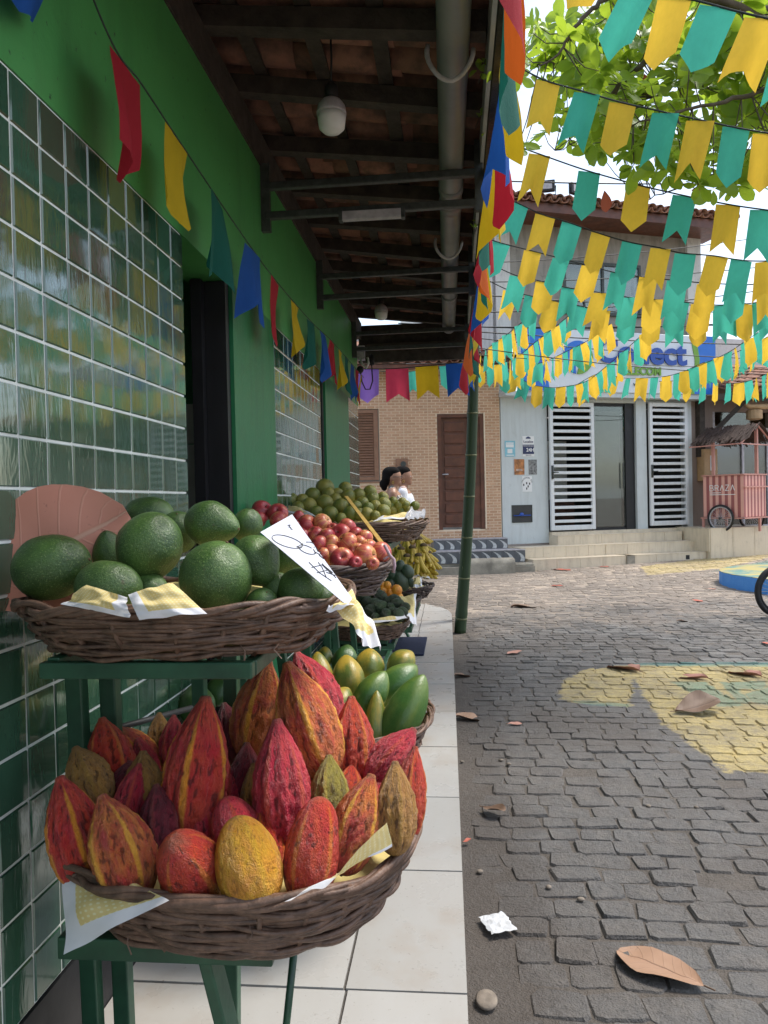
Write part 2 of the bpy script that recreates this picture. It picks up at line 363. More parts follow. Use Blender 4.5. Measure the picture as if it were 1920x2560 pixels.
# two bulbs under the eave and a short tube lamp
def bulb(px, py, y, s, label):
    c = at(px, py, y); t = thing('light_bulb', label, 'light bulb', c + Vector((0,0,.1)), 'unlit bulbs under the eave')
    p = MB(); prof = [(.004,-.062),(.03,-.058),(.044,-.045),(.048,-.02),(.05,.0)]; p.rev([(r*s, z*s) for r, z in prof], 24, Matrix.Translation(c)); p.build('diffuser', M['whiteplastic'], t, True)
    p = MB(); p.rev([(r*s, z*s) for r, z in [(.0515,.001),(.0515,.008),(.047,.03),(.034,.048),(.018,.058)]], 24, Matrix.Translation(c)); p.build('bulb_body', M['greywhite'], t, True)
    p = MB(); p.rev([(r*s, z*s) for r, z in [(.017,.058),(.02,.06),(.024,.075),(.022,.1),(.012,.11)]], 16, Matrix.Translation(c)); p.tube([c+Vector((0,0,.105*s)), c+Vector((0.004,0,.2)), c+Vector((0,.01,.33))], .004, 6); p.build('socket', M['rubber'], t, True)
bulb(829, 288, 2.58, 1.0, 'larger white bulb hanging from the dark eave nearest the viewer')
bulb(953, 780, 5.5, .95, 'small white bulb hanging near the far end of the eave')
t = thing('tube_lamp', 'dusty short white tube lamp fixed to the first bracket', 'lamp', at(930, 537, 3.27))
c = at(930, 537, 3.26); p = MB(); p.box(c.x-.135, c.x+.135, c.y-.02, c.y+.014, c.z-.022, c.z+.018); beveled(p.build('housing', M['greywhite'], t), .006)
for s_ in (-1, 1): p = MB(); p.box(c.x+s_*.136-.008, c.x+s_*.136+.008, c.y-.022, c.y+.016, c.z-.024, c.z+.02); p.build('end_cap', M['steel'], t)
# ================================================================ sidewalk
def sidewalk():
    n = 40; out = []
    for i in range(n+1): pass
    def edge(y):                                                  # kerb line, rounding off at the corner
        x = .004 - .009*(y-1.6)
        if y > 7.45: d = min(1, (y-7.45)/.95); x -= .58*(1-math.sqrt(max(0, 1-d*d)))
        return x
    ys = [-2 + i*.5 for i in range(19)] + [7.5 + i*.09 for i in range(10)] + [8.395]
    mb = MB(); prof = [(edge(y), y) for y in ys]
    top = [(-.83, -2)] + prof + [(-.83, 8.4)]; k = len(top)
    mb.add([(x, y, -.004) for x, y in top] + [(x-.004, y, -.2) for x, y in top], [tuple(range(k))] + [((i+1) % k, i, k+i, k+(i+1) % k) for i in range(k)])
    o = struct(mb.build('sidewalk', M['kerb']))
    yj = [1.729-.577*i for i in range(6, 0, -1)] + [1.729, 2.304, 2.881, 3.472, 4.063, 4.667, 5.286, 5.917, 6.51, 7.12, 7.72, 8.36]
    for a, b in zip(yj[:-1], yj[1:]):
        xm = -.275 - .0105*(b-1.7)
        for x0, x1 in ((-.822, xm-.0035), (xm+.0035, None)):
            t = MB(); g = .0035; na = 6; ed = []
            for i in range(na+1):
                y = lerp(a+g, b-g, i/na); ed.append((y, (edge(y)+.004 if x1 is None else min(x1, edge(y)))))
            if x0 > -.5 and ed[-1][1]-x0 < .02: ed = [(y, max(x, x0+.004)) for y, x in ed]
            pl = [(x0, ed[0][0])] + [(x, y) for y, x in ed] + [(x0, ed[-1][0])]; k = len(pl); dz = R.uniform(-.0008, .0008)
            t.add([(x, y, .002+dz) for x, y in pl] + [(x, y, -.006) for x, y in pl], [tuple(range(k))] + [((i+1) % k, i, k+i, k+(i+1) % k) for i in range(k)])
            t.build('floor_tile', M['floor'], o)
    return edge
EDGE = sidewalk()
# ================================================================ street
def sz(x, y):                                                     # street height: lifts gently towards the far right
    t = max(0, min(1, (y-9)/4)); t = t*t*(3-2*t)
    return -.12 + max(0, x-1.2)*.02*t
def convex(g, px, edge=.03):                                      # mask of a convex painted patch given by its corners
    pts = [(q.x, q.y) for q in px]; a = sum(pts[i-1][0]*pts[i][1]-pts[i][0]*pts[i-1][1] for i in range(len(pts)))
    if a < 0: pts = pts[::-1]
    acc = None; pos = g.coord('Pos')
    for i in range(len(pts)):
        (x0, y0), (x1, y1) = pts[i-1], pts[i]; l = math.hypot(x1-x0, y1-y0)
        if l < 1e-4: continue
        n = ((y1-y0)/l, -(x1-x0)/l, 0); d = g.math('SUBTRACT', g.vmath('DOT_PRODUCT', pos, n), n[0]*x0+n[1]*y0)
        acc = d if acc is None else g.math('MAXIMUM', acc, d)
    return acc
def z6(*l): return [atz(1000+.5546*x, 1400+.5546*y, -.115) for x, y in l]
def m_street(name, stone):
    g = G(name); c = g.coord('Pos'); sep = g.n('ShaderNodeSeparateXYZ'); g.put(sep.inputs[0], c)
    wob = g.math('MULTIPLY', g.math('SUBTRACT', g.noise(9, 6, .75, c), .5), .20)
    if stone:
        a = g.mix(g.isl(), (.056,.053,.051), (.18,.17,.16)); a = g.mix(g.ramp(g.noise(16, 6, .65, c), [(.45, 0.), (.62, .75)]), a, (.165,.15,.135)); a = g.mix(g.ramp(g.noise(38, 5, .75, c), [(.56, 0.), (.68, .7)]), a, (.030,.028,.027))
        a = g.mix(g.ramp(g.noise(1.3, 5, .6, c), [(.42, 0.), (.66, .75)]), a, (.10,.082,.068))
    else:
        a = g.mix(g.noise(7, 6, .65, c), (.07,.059,.049), (.15,.126,.104))
    # dirt thrown along the kerb
    kd = g.math('SUBTRACT', g.math('ADD', sep.outputs[0], g.math('MULTIPLY', g.noise(3.5, 5, .65, c), -.55)), -.10)
    a = g.mix(g.ramp(kd, [(.0, .55), (.12, 0.)]), a, (.07,.056,.046))
    # pale sand lies over the far end
    sand = g.math('ADD', g.math('MULTIPLY', g.math('SUBTRACT', sep.outputs[1], 7.2), .34), g.math('MULTIPLY', g.math('SUBTRACT', g.noise(1.1, 6, .7, c), .5), 2.6))
    sand = g.math('ADD', sand, g.math('MULTIPLY', g.math('SUBTRACT', g.noise(12, 4, .7, c), .5), 1.2))
    a = g.mix(g.ramp(sand, [(.0, 0.), (1., .52 if stone else .97)]), a, (.46,.37,.29))
    yl = g.math('MINIMUM', convex(g, z6((730,600),(745,545),(800,505),(870,487),(1042,473),(1042,575),(1030,652),(780,632),(738,622))), convex(g, z6((960,474),(1800,470),(2300,945),(1345,945),(1300,880),(1180,720),(1030,610))))
    tl = convex(g, z6((1225,545),(1370,548),(1535,650),(1440,655)))
    for t in (z6((1450,548),(1640,545),(1640,575),(1480,578)), z6((1560,600),(1690,560),(1720,655),(1590,640)), z6((1450,550),(1500,560),(1580,640),(1530,640)), z6((1050,462),(1800,458),(1800,474),(1050,475)), z6((790,630),(1025,642),(1025,652),(860,648))):
        tl = g.math('MINIMUM', tl, convex(g, t))
    # worn paint of a second court further off
    y2 = g.math('MINIMUM', convex(g, [Vector(q) for q in ((3.0,12.0,0),(4.3,12.6,0),(6.5,15.2,0),(5.2,15.0,0),(3.2,13.3,0))]), convex(g, [Vector(q) for q in ((4.6,11.6,0),(7,12.6,0),(7,13.3,0),(4.9,12.2,0))]))
    yl = g.math('MINIMUM', yl, y2); tl = g.math('MINIMUM', tl, convex(g, [Vector(q) for q in ((4.0,12.2,0),(6.8,13.6,0),(6.8,14.4,0),(5.4,13.6,0))]))
    wear = g.ramp(g.math('ADD', g.math('MULTIPLY', g.noise(28, 5, .75, c), .6), g.math('MULTIPLY', g.noise(3, 4, .6, c), .4)), [(.36, .88), (.66, .18)])
    ym = g.math('MULTIPLY', g.ramp(g.math('ADD', yl, wob), [(.0, 1.), (.025, 0.)]), wear)
    tm = g.math('MULTIPLY', g.ramp(g.math('ADD', tl, g.math('MULTIPLY', wob, .5)), [(.0, 1.), (.02, 0.)]), g.math('MULTIPLY', wear, .8))
    a = g.mix(ym, a, (.56,.43,.16)); a = g.mix(tm, a, (.06,.22,.19))
    g.bump(g.math('ADD', g.noise(45, 6, .7, c), g.math('MULTIPLY', g.noise(160, 3, .6, c), .5)), .9, .016)
    return g.set(a, g.ramp(g.noise(20, 4, .6, c), [(.3, .55), (.7, .85)]))
M['cobble'] = m_street('cobble_stone', True); M['soil'] = m_street('street_soil', False)
mb = MB(); nx, ny = 110, 210; X0, X1, Y0, Y1 = -6, 9, -3, 16.5
def soil(u, v):
    x = lerp(X0, X1, u); y = lerp(Y0, Y1, v); e = EDGE(min(y, 8.3))
    dz = -.0068 + .004*noise.noise(Vector((x*3, y*3, 0)))
    if y < 8.4: dz += .006*max(0, 1-abs(x-e)/.16)*(1+.6*noise.noise(Vector((x*4, y*2.3, 5))))
    if y > 7: dz += min(.003, (y-7)*.002)
    return (x, y, sz(x, y)+dz)
mb.grid(soil, nx, ny, uv=False)
street = struct(mb.build('street', M['soil'], None, True))
def stone(mbq, x, y, wx, wy, rot, dz):
    z = sz(x, y)+dz; c, s = math.cos(rot), math.sin(rot); tx, ty = R.gauss(0,.02), R.gauss(0,.02); vs = []; r = .24
    o8 = [(-1,-1+r),(-1+r,-1),(1-r,-1),(1,-1+r),(1,1-r),(1-r,1),(-1+r,1),(-1,1-r)]; j = [(R.uniform(-.12,.12), R.uniform(-.14,.14)) for _ in o8]
    for k, (f, h) in enumerate(((1.0, -.04), (.985, -.009), (.90, 0))):
        for i, (a, b) in enumerate(o8):
            lx = (a+j[i][0])*wx/2*f; ly = (b+j[i][1])*wy/2*f
            vs.append((x+lx*c-ly*s, y+lx*s+ly*c, z+h+lx*tx+ly*ty+(R.uniform(-.002,.002) if k else 0)))
    fs = [tuple(range(16, 24))]
    for q in (0, 8):
        for i in range(8): i2 = (i+1) % 8; fs.append((q+i, q+i2, q+8+i2, q+8+i))
    mbq.add(vs, fs)
def inframe(x, y):
    p = Vector((x, y, -.12))-CAM; cx = p.x*math.cos(YAW)+p.y*math.sin(YAW); cy = -p.x*math.sin(YAW)+p.y*math.cos(YAW)
    return cy > .2 and abs(cx/cy) < .53 and -p.z/cy < .70
spots = []; y = .9
while y < 15.4:
    pitch = R.uniform(.098, .118); x = -3.2 + R.uniform(0,.1)
    while x < 7.2:
        wdt = R.uniform(.105, .175); xc = x+wdt/2
        lim = EDGE(min(y, 8.36)) if y < 8.36 else -9
        if xc-wdt/2 > lim+.02 and not (xc < 1.4 and y > 12.75+.3*xc and y < 99) and y < 13.1+.42*max(xc,0):
            buried = .005*max(0, 1-abs(xc-lim)/.2) if y < 8.36 else 0
            wave = .035*math.sin(xc*1.3+y*.4)+.02*noise.noise(Vector((xc*1.1, y*.8, 3)))
            dz = R.uniform(-.0045,.0045) - buried*R.uniform(.3,1.1) 
            if R.random() < .985: spots.append((xc, y+wave, wdt-R.uniform(-.003,.005), pitch-R.uniform(-.003,.005), .05*math.cos(xc*1.3+y*.4)+R.gauss(0,.05), dz))
        x += wdt
    y += pitch
spots.sort(key=lambda s: (not inframe(s[0], s[1]), s[1]))
for s_ in spots[:300]:
    q = MB(); stone(q, *s_); q.build('cobble', M['cobble'], street)
q = MB()
for s_ in spots[300:]: stone(q, *s_)
q.build('cobble_bed', M['cobble'], street, kind='stuff')
mb = MB(); mb.add([(-400,-400,-.19),(400,-400,-.19),(400,400,-.19),(-400,400,-.19)], [(0,1,2,3)])
M['earth'] = plain('packed_earth', (.20,.16,.125), .95, .3, .8, .2, 6, co='Pos')
struct(mb.build('ground', M['earth']))
# raised painted island at the right
def m_island():
    g = G('painted_island'); c = g.coord('Pos'); sep = g.n('ShaderNodeSeparateXYZ'); g.put(sep.inputs[0], c)
    st = g.noise(1.5, 4, .6, g.map(c, (1,2.6,1), rot=(0,0,.5)), .8); a = g.mix(g.ramp(st, [(.46, 0.), (.52, 1.)]), (.07,.22,.19), (.44,.36,.10))
    a = g.mix(g.ramp(g.noise(14, 5, .7, c), [(.42, 0.), (.7, .8)]), a, (.30,.27,.22))
    bl = g.mix(g.noise(10, 5, .6, c), (.05,.22,.62), (.10,.32,.70)); a = g.mix(g.math('GREATER_THAN', sep.outputs[2], .072), bl, a)
    g.bump(g.noise(40, 5, .6, c), .4, .01); return g.set(a, .75)
isl = MB(); pts = []
for i in range(40):
    t = 2*math.pi*i/40; pts.append((5.70+2.05*math.cos(t)*(1+.04*math.sin(3*t)), 10.35+1.75*math.sin(t)))
k = len(pts); isl.add([(x, y, .08) for x, y in pts]+[(x, y, -.2) for x, y in pts], [tuple(range(k))]+[((i+1) % k, i, k+i, k+(i+1) % k) for i in range(k)])
struct(isl.build('traffic_island', m_island()))
# ================================================================ local-frame helpers for the far buildings
def lb(mbq, name, mat, parent, smooth=False, kind=None):
    o = D.objects.new(name, mbq.mesh(name, mat, smooth)); COL.objects.link(o)
    if parent is not None: o.parent = parent; WM[o.name] = wmat(parent).copy()
    if kind: o['kind'] = kind
    return o
def B(name, mat, parent, *bx, bev=0):
    q = MB()
    for b in bx: q.box(*b)
    o = lb(q, name, mat, parent)
    if bev: beveled(o, bev, 1)
    return o
def text(s, size, mat, parent, x, y, z, name='lettering', ext=.004, bold=0, rotz=0, sx=1, al='LEFT', local=True):
    cu = D.curves.new('lettering', 'FONT'); cu.body = s; cu.size = size; cu.extrude = ext; cu.offset = bold; cu.align_x = al; cu.resolution_u = 4
    o = D.objects.new('tmp', cu); COL.objects.link(o); dg = bpy.context.evaluated_depsgraph_get(); me = D.meshes.new_from_object(o.evaluated_get(dg)); D.objects.remove(o)
    me.transform(Matrix.Translation((x, y, z)) @ Euler((math.pi/2, 0, rotz)).to_matrix().to_4x4() @ Matrix.Diagonal((sx, 1, 1, 1)))
    me.materials.clear(); me.materials.append(mat); o = D.objects.new(name, me); COL.objects.link(o)
    if parent is not None:
        o.parent = parent; WM[o.name] = wmat(parent).copy()
    return o
AX, AY = .89, 14.0
M['white'] = stained('white_metal_paint', (.68,.70,.72), (.42,.42,.41), .45, .35, 2)
M['panel'] = stained('grey_white_panel', (.56,.60,.61), (.30,.31,.30), .5, .35, 1.3)
M['plaster'] = stained('stained_plaster', (.31,.285,.25), (.12,.11,.095), .9, .8)  # base tone darkened to carry the eave's shade, with stain streaks over it
M['oldwhite'] = stained('weathered_whitewash', (.62,.61,.585), (.27,.255,.24), .9, .65)
M['brownwall'] = stained('mauve_brown_plaster', (.29,.225,.195), (.16,.13,.11), .9, .5)
M['beige'] = stained('beige_step_tile', (.68,.58,.44), (.36,.29,.21), .4, .5, 1.6)
M['blue'] = plain('sign_blue', (.015,.15,.58), .35, .08, 4, 0)
M['navy'] = plain('letter_blue', (.015,.07,.36), .35, .05, 4, 0)
M['signgreen'] = plain('sign_green', (.16,.34,.03), .35, .08, 4, 0)
M['signwhite'] = plain('sign_face', (.66,.69,.74), .4, .05, 3, 0)
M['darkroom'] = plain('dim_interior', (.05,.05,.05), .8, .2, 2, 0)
M['paper'] = plain('white_paper', (.75,.75,.75), .8, .05, 6, .05)
M['brownwood'] = plain('varnished_brown_wood', (.105,.035,.018), .45, .4, 7, .2, 40)
M['shutterwood'] = plain('tan_shutter_wood', (.24,.125,.075), .55, .2, 9, .1)
M['lightwood'] = plain('pale_wood', (.42,.27,.14), .6, .2, 6, .1)
M['concrete'] = plain('mossy_concrete', (.27,.245,.20), .95, .4, 4, .4, 30, bd=.015)
M['ink'] = plain('black_ink', (.02,.02,.025), .6, .1, 5, 0)
def m_glass():
    g = G('shop_glass'); g.set((.55,.62,.60), .03, Specular_IOR_Level=.9, Transmission_Weight=0.0)
    tr = g.n('ShaderNodeBsdfTransparent'); tr.inputs[0].default_value = (.75,.82,.8,1); gl = g.n('ShaderNodeBsdfGlossy'); gl.inputs['Roughness'].default_value = .02
    fr = g.n('ShaderNodeFresnel'); fr.inputs[0].default_value = 1.6; f2 = g.math('ADD', g.math('MULTIPLY', fr.outputs[0], .9), .05); ms = g.n('ShaderNodeMixShader'); g.put(ms.inputs[0], f2)
    g.t.links.new(tr.outputs[0], ms.inputs[1]); g.t.links.new(gl.outputs[0], ms.inputs[2]); g.t.links.new(ms.outputs[0], g.o.inputs[0]); return g.m
M['glass'] = m_glass()
far_tile = half_me.copy(); far_tile.materials.clear(); far_tile.materials.append(M['clay'])
def clay_rows(parent, x0, x1, y_e, z_e, slope, rows, step=.19):   # local: eave at y_e, climbing towards +y
    x = x0
    while x < x1:
        for r in range(rows):
            for cov in (0, 1):
                yy_ = y_e + r*.40; o = D.objects.new('roof_tile', far_tile); COL.objects.link(o); o.parent = parent
                o.matrix_basis = Matrix.Translation((x+cov*step/2+R.uniform(-.012,.012), yy_+R.uniform(-.02,.02), z_e + r*.40*slope + (.05 if cov else .075))) @ Euler((0,0,math.pi/2)).to_matrix().to_4x4() @ Euler((0, -math.atan(slope)+.02, R.uniform(-.05,.05))).to_matrix().to_4x4() @ (Matrix() if cov else Euler((math.pi,0,0)).to_matrix().to_4x4())
        x += step
# ================================================================ telecom shop
TH = rad(21.6)
ts = thing('telecom_shop', 'white two-storey telecom shop with barred doors and a big blue sign', 'shop', (AX, AY, 0), rot=(0,0,TH))
B('wall', M['panel'], ts, (0,.95,0,.15,.30,3.02), (2.87,3.10,-.03,.15,.5,3.02), (4.02,4.15,-.03,.15,.4,3.02), (.95,2.87,.0,.15,2.96,3.02), (3.10,4.02,0,.15,2.98,3.02))
B('threshold', M['beige'], ts, (.96,4.02,-.10,.14,.30,.50))
B('side_wall', M['oldwhite'], ts, (.02,.15,.16,6,.30,6.2))
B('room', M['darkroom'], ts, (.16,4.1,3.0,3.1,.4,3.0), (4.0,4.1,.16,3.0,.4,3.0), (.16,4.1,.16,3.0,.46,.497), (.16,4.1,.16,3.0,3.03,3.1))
B('inner_partition', M['inside_white'], ts, (1.2,2.62,2.2,2.3,.5,2.4), (3.0,3.6,1.6,1.7,.5,3.0)); B('desk', M['brownwood'], ts, (1.95,2.5,1.7,2.1,.5,1.1))
B('inner_poster', M['greywhite'], ts, (2.05,2.25,2.17,2.195,1.2,1.9))
def grille(x0, x1, z0, z1, n, lab):
    d = B('barred_door', M['white'], ts, (x0,x0+.07,-.10,-.04,z0,z1), (x1-.07,x1,-.10,-.04,z0,z1), (x0+.07,x1-.07,-.10,-.04,z1-.08,z1), (x0+.07,x1-.07,-.10,-.04,z0,z0+.09)); beveled(d, .006, 1)
    for i in range(n):
        z = lerp(z0+.17, z1-.15, i/(n-1)); q = MB(); q.box(x0+.07, x1-.07, -.095, -.045, z-.027, z+.027); beveled(lb(q, 'slat', M['white'], d), .004, 1)
    q = MB(); q.box(x0+.015, x0+.05, -.125, -.10, 1.50, 1.75); q.tube([(x0+.03,-.13,1.62),(x0+.03,-.16,1.62),(x0+.13,-.16,1.62)], .01, 6); lb(q, 'handle', M['steel'], d, True); return d
grille(.955, 1.90, .53, 2.94, 17, ''); grille(3.13, 4.01, .555, 2.97, 17, '')
gd = B('glass_door', M['black'], ts, (1.93,1.97,.05,.09,.5,2.95), (2.66,2.86,.03,.09,.5,2.95), (1.97,2.66,.05,.09,2.90,2.95), (1.97,2.66,.05,.09,.5,.55)); B('pane', M['glass'], gd, (1.975,2.655,.064,.074,.555,2.895)); B('pull', M['steel'], gd, (2.58,2.60,.0,.02,1.3,1.8))  # wide black strip at the right paints in the dark of the interior
B('canopy', M['panel'], ts, (-.03,4.3,-.28,.15,3.022,3.105))
sg = B('sign', M['signwhite'], ts, (.28,4.52,-.30,-.12,3.11,4.26), bev=.01)
def flat(name, mat, pts, y=-.312, d=.011, par=sg): q = MB(); q.prism(pts, d, Matrix.Translation((0,y,0))); return lb(q, name, mat, par)
flat('blue_panel', M['blue'], [(.285,3.115),(.86,3.115),(.80,3.4),(.68,3.75),(.70,4.0),(.80,4.255),(.285,4.255)])
flat('green_swoosh', M['signgreen'], [(.80,4.255),(.70,4.0),(.68,3.75),(.76,3.52),(.74,3.75),(.77,4.0),(.90,4.255)], -.314)
flat('blue_panel', M['blue'], [(4.515,3.115),(4.0,3.115),(4.12,3.5),(4.14,3.8),(4.06,4.255),(4.515,4.255)])
flat('green_swoosh', M['signgreen'], [(4.0,3.115),(4.12,3.5),(4.14,3.8),(4.06,4.255),(3.93,4.255),(4.03,3.8),(4.02,3.5),(3.9,3.115)], -.314)
def arc(r, a0, a1, n=20, c=(1.45,3.75)): return [(c[0]+r*math.cos(rad(lerp(a0,a1,i/n))), c[1]+r*math.sin(rad(lerp(a0,a1,i/n)))) for i in range(n+1)]
flat('logo_ring', M['blue'], arc(.31, 60, 260)+arc(.17, 250, 70), -.325, .024); flat('logo_leaf', M['signgreen'], arc(.31, -95, 52)+arc(.15, 40, -80), -.325, .024)
text('Conect', .62, M['navy'], sg, 1.83, -.33, 3.68, bold=.02, ext=.012, sx=1.06); text('TELECOM', .21, M['signgreen'], sg, 2.32, -.325, 3.46, bold=.008, ext=.008, sx=1.0)
text('você', .13, M['steel'], sg, 2.62, -.318, 3.24, ext=.004)
# notices on the white wall
def notice(x0, x1, z0, z1, mat, lab, cat='poster'):
    q = MB(); q.box(x0, x1, -.006, -.002, z0, z1); o = lb(q, 'wall_notice', mat, None); o.parent = None
    o.matrix_world = Matrix.Translation((AX,AY,0)) @ Matrix.Rotation(TH, 4, 'Z'); WM[o.name] = o.matrix_world.copy(); return tag(o, lab, cat, 'notices on the white shop wall')
M['cyan'] = plain('pale_cyan_print', (.22,.48,.58), .6, .1, 8, 0); M['navyprint'] = plain('navy_print', (.02,.03,.10), .5, .1, 8, 0)
M['orangeprint'] = plain('sunset_print', (.40,.16,.05), .5, .7, 14, 0); M['bwprint'] = plain('black_white_print', (.18,.18,.18), .5, .95, 22, 0)
n1 = notice(.07,.28,1.93,2.22, M['cyan'], 'small pale blue notice at the left on the white shop wall')
B('white_patch', M['paper'], n1, (.09,.25,-.008,-.0065,2.10,2.19), (.12,.22,-.008,-.0065,1.99,2.07), (.10,.25,-.008,-.0065,1.945,1.962)); text('ESTAMOS', .035, M['cyan'], n1, .10, -.009, 2.15, ext=.0004)
n2 = notice(.43,.67,1.93,2.31, M['paper'], 'white notice with navy band reading 24H on the shop wall')
text('Localize', .062, M['navyprint'], n2, .55, -.008, 2.185, ext=.0005, bold=.001, al='CENTER'); B('navy_band', M['navyprint'], n2, (.435,.665,-.009,-.0065,1.975,2.15))
text('MONITORADO', .032, M['paper'], n2, .55, -.0105, 2.115, ext=.0005, al='CENTER'); text('24H', .095, M['paper'], n2, .585, -.0105, 2.02, ext=.0005, bold=.002, al='CENTER'); text('0800 970', .03, M['navyprint'], n2, .55, -.008, 1.942, ext=.0005, al='CENTER')
q = MB(); q.prism([(.50,2.26),(.60,2.26),(.60,2.28),(.55,2.305),(.50,2.28)], .001, Matrix.Translation((0,-.008,0))); lb(q, 'house_mark', M['navyprint'], n2)
n3 = notice(.25,.46,1.59,1.88, M['orangeprint'], 'orange sunset poster on the white shop wall'); B('border', M['greywhite'], n3, (.245,.252,-.008,-.002,1.59,1.88), (.458,.465,-.008,-.002,1.59,1.88)); text('FESTA', .05, M['paper'], n3, .355, -.0075, 1.66, ext=.0004, al='CENTER')
n4 = notice(.55,.72,1.59,1.87, M['bwprint'], 'small black and white photo poster on the shop wall')
n5 = notice(.41,.61,1.27,1.56, M['paper'], 'white sheet with arched black lettering low on the shop wall')
for i, ch in enumerate('TREKNOW DO'):
    a = math.pi*(.93-.86*i/9); o = text(ch, .042, M['ink'], n5, 0, 0, 0, ext=.0004, al='CENTER'); o.matrix_basis = Matrix.Translation((.51+.085*math.cos(a), -.0075, 1.435+.085*math.sin(a))) @ Matrix.Rotation(math.pi/2-a, 4, 'Y')
for i, (x, z) in enumerate(((.50,1.43),(.53,1.37),(.50,1.33),(.56,1.42),(.44,1.40))): B('ink_mark', M['ink'], n5, (x-.012,x+.012,-.0075,-.0063,z-.02,z+.02))
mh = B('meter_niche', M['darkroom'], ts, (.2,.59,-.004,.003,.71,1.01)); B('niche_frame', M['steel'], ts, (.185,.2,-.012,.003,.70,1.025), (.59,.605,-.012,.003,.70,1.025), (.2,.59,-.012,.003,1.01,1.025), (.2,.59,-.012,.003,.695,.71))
q = MB(); q.ell(Vector((.38,-.02,.85)), (.045,.02,.035), 8); q.tube([(.22,-.02,.83),(.57,-.02,.83)], .010, 8); lb(q, 'water_meter', M['navy'], ts, True)
# upper storey
B('upper_wall', M['plaster'], ts, (.30,1.42,.12,.3,4.0,6.3), (3.13,4.18,.12,.3,4.0,6.3), (1.42,3.13,.12,.3,5.69,6.3), (1.42,3.13,.12,.3,4.0,4.72))
B('corner_pillar', M['oldwhite'], ts, (4.18,4.50,.05,.3,3.0,6.3), (.02,.30,.10,.3,3.12,6.3))
uw = B('upper_window', M['steel'], ts, (1.42,3.13,.10,.16,5.63,5.69), (1.42,1.47,.10,.16,4.72,5.63), (3.08,3.13,.10,.16,4.72,5.63), (2.25,2.30,.10,.16,4.72,5.63), (1.85,1.88,.10,.16,4.72,5.63), (2.68,2.71,.10,.16,4.72,5.63), (1.42,3.13,.06,.16,4.66,4.72))
for a, b in ((1.475,1.845),(1.885,2.245),(2.305,2.675),(2.715,3.075)): B('pane', M['glass'], uw, (a,b,.125,.135,4.725,5.625))
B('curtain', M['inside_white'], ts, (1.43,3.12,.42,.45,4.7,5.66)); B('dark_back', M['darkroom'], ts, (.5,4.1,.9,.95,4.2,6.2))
rf = B('roof', M['brownwood'], ts, (-.35,4.75,-.62,-.55,6.26,6.42), (-.35,4.75,-.55,.3,6.30,6.33)); q = MB(); q.hexa([(-.35,-.5,6.44),(4.75,-.5,6.44),(4.75,3.5,7.7),(-.35,3.5,7.7),(-.35,-.5,6.48),(4.75,-.5,6.48),(4.75,3.5,7.74),(-.35,3.5,7.74)]); lb(q, 'roof_deck', M['clay'], ts)
clay_rows(rf, -.33, 4.75, -.72, 6.42, .31, 4)
for x, l in ((.75, 'left'), (1.3, 'right')):
    c = Matrix.Translation((AX,AY,0)) @ Matrix.Rotation(TH, 4, 'Z') @ Vector((x, -.55, 6.75))
    fl = thing('flood_light', 'black floodlight on the clay roof edge, %s one of the two' % l, 'floodlight', c, 'floodlights on the roof edge', rot=(0,0,TH+(-.5 if l == 'left' else .35)))
    B('housing', M['rubber'], fl, (-.13,.13,-.04,.04,-.10,.10), bev=.01); B('lens', M['greywhite'], fl, (-.08,.08,-.047,-.041,-.06,.06)); q = MB(); q.tube([(-.14,0,0),(-.14,0,-.16),(.14,0,-.16),(.14,0,0)], .012, 6); lb(q, 'mount', M['rubber'], fl)
# steps of the telecom shop: every cladding tile a piece of its own
st = thing('entrance_steps', 'beige tiled entrance steps and landing below the telecom shop', 'steps', (AX, AY, 0), rot=(0,0,TH))
B('core', M['beige'], st, (.12,4.3,-.93,.0,-.2,.06), (.02,4.3,-.62,.0,-.2,.255), (.95,3.66,-.32,-.001,-.2,.43), (3.72,5.25,-1.03,-.001,-.2,.50))
def clad(x0, x1, yf, z0, z1, depth, step=.46):
    x = x0
    while x < x1-.05:
        xe = min(x+step, x1); B('step_tile', M['beige'], st, (x+.003,xe-.003,yf-.012,yf+.003,z0,z1)); B('tread_tile', M['beige'], st, (x+.003,xe-.003,yf-.018,yf+depth,z1+.001,z1+.014)); x = xe
clad(.12, 1.98, -.93, -.16, .062, .31); clad(2.16, 3.71, -.93, -.16, .062, .31); clad(.02, 1.75, -.62, .078, .257, .31); clad(1.76, 3.65, -.62, .078, .257, .31); clad(.95, 3.65, -.32, .272, .432, .31); clad(3.72, 5.25, -1.03, -.16, .502, 1.0, .5)
B('side_tile', M['beige'], st, (3.70,3.717,-1.03,-.05,.08,.50)); B('broken_edge', M['concrete'], st, (1.99,2.15,-.96,-.75,-.16,.06)); B('weep_hole', M['black'], st, (3.25,3.33,-.946,-.94,-.05,.03))
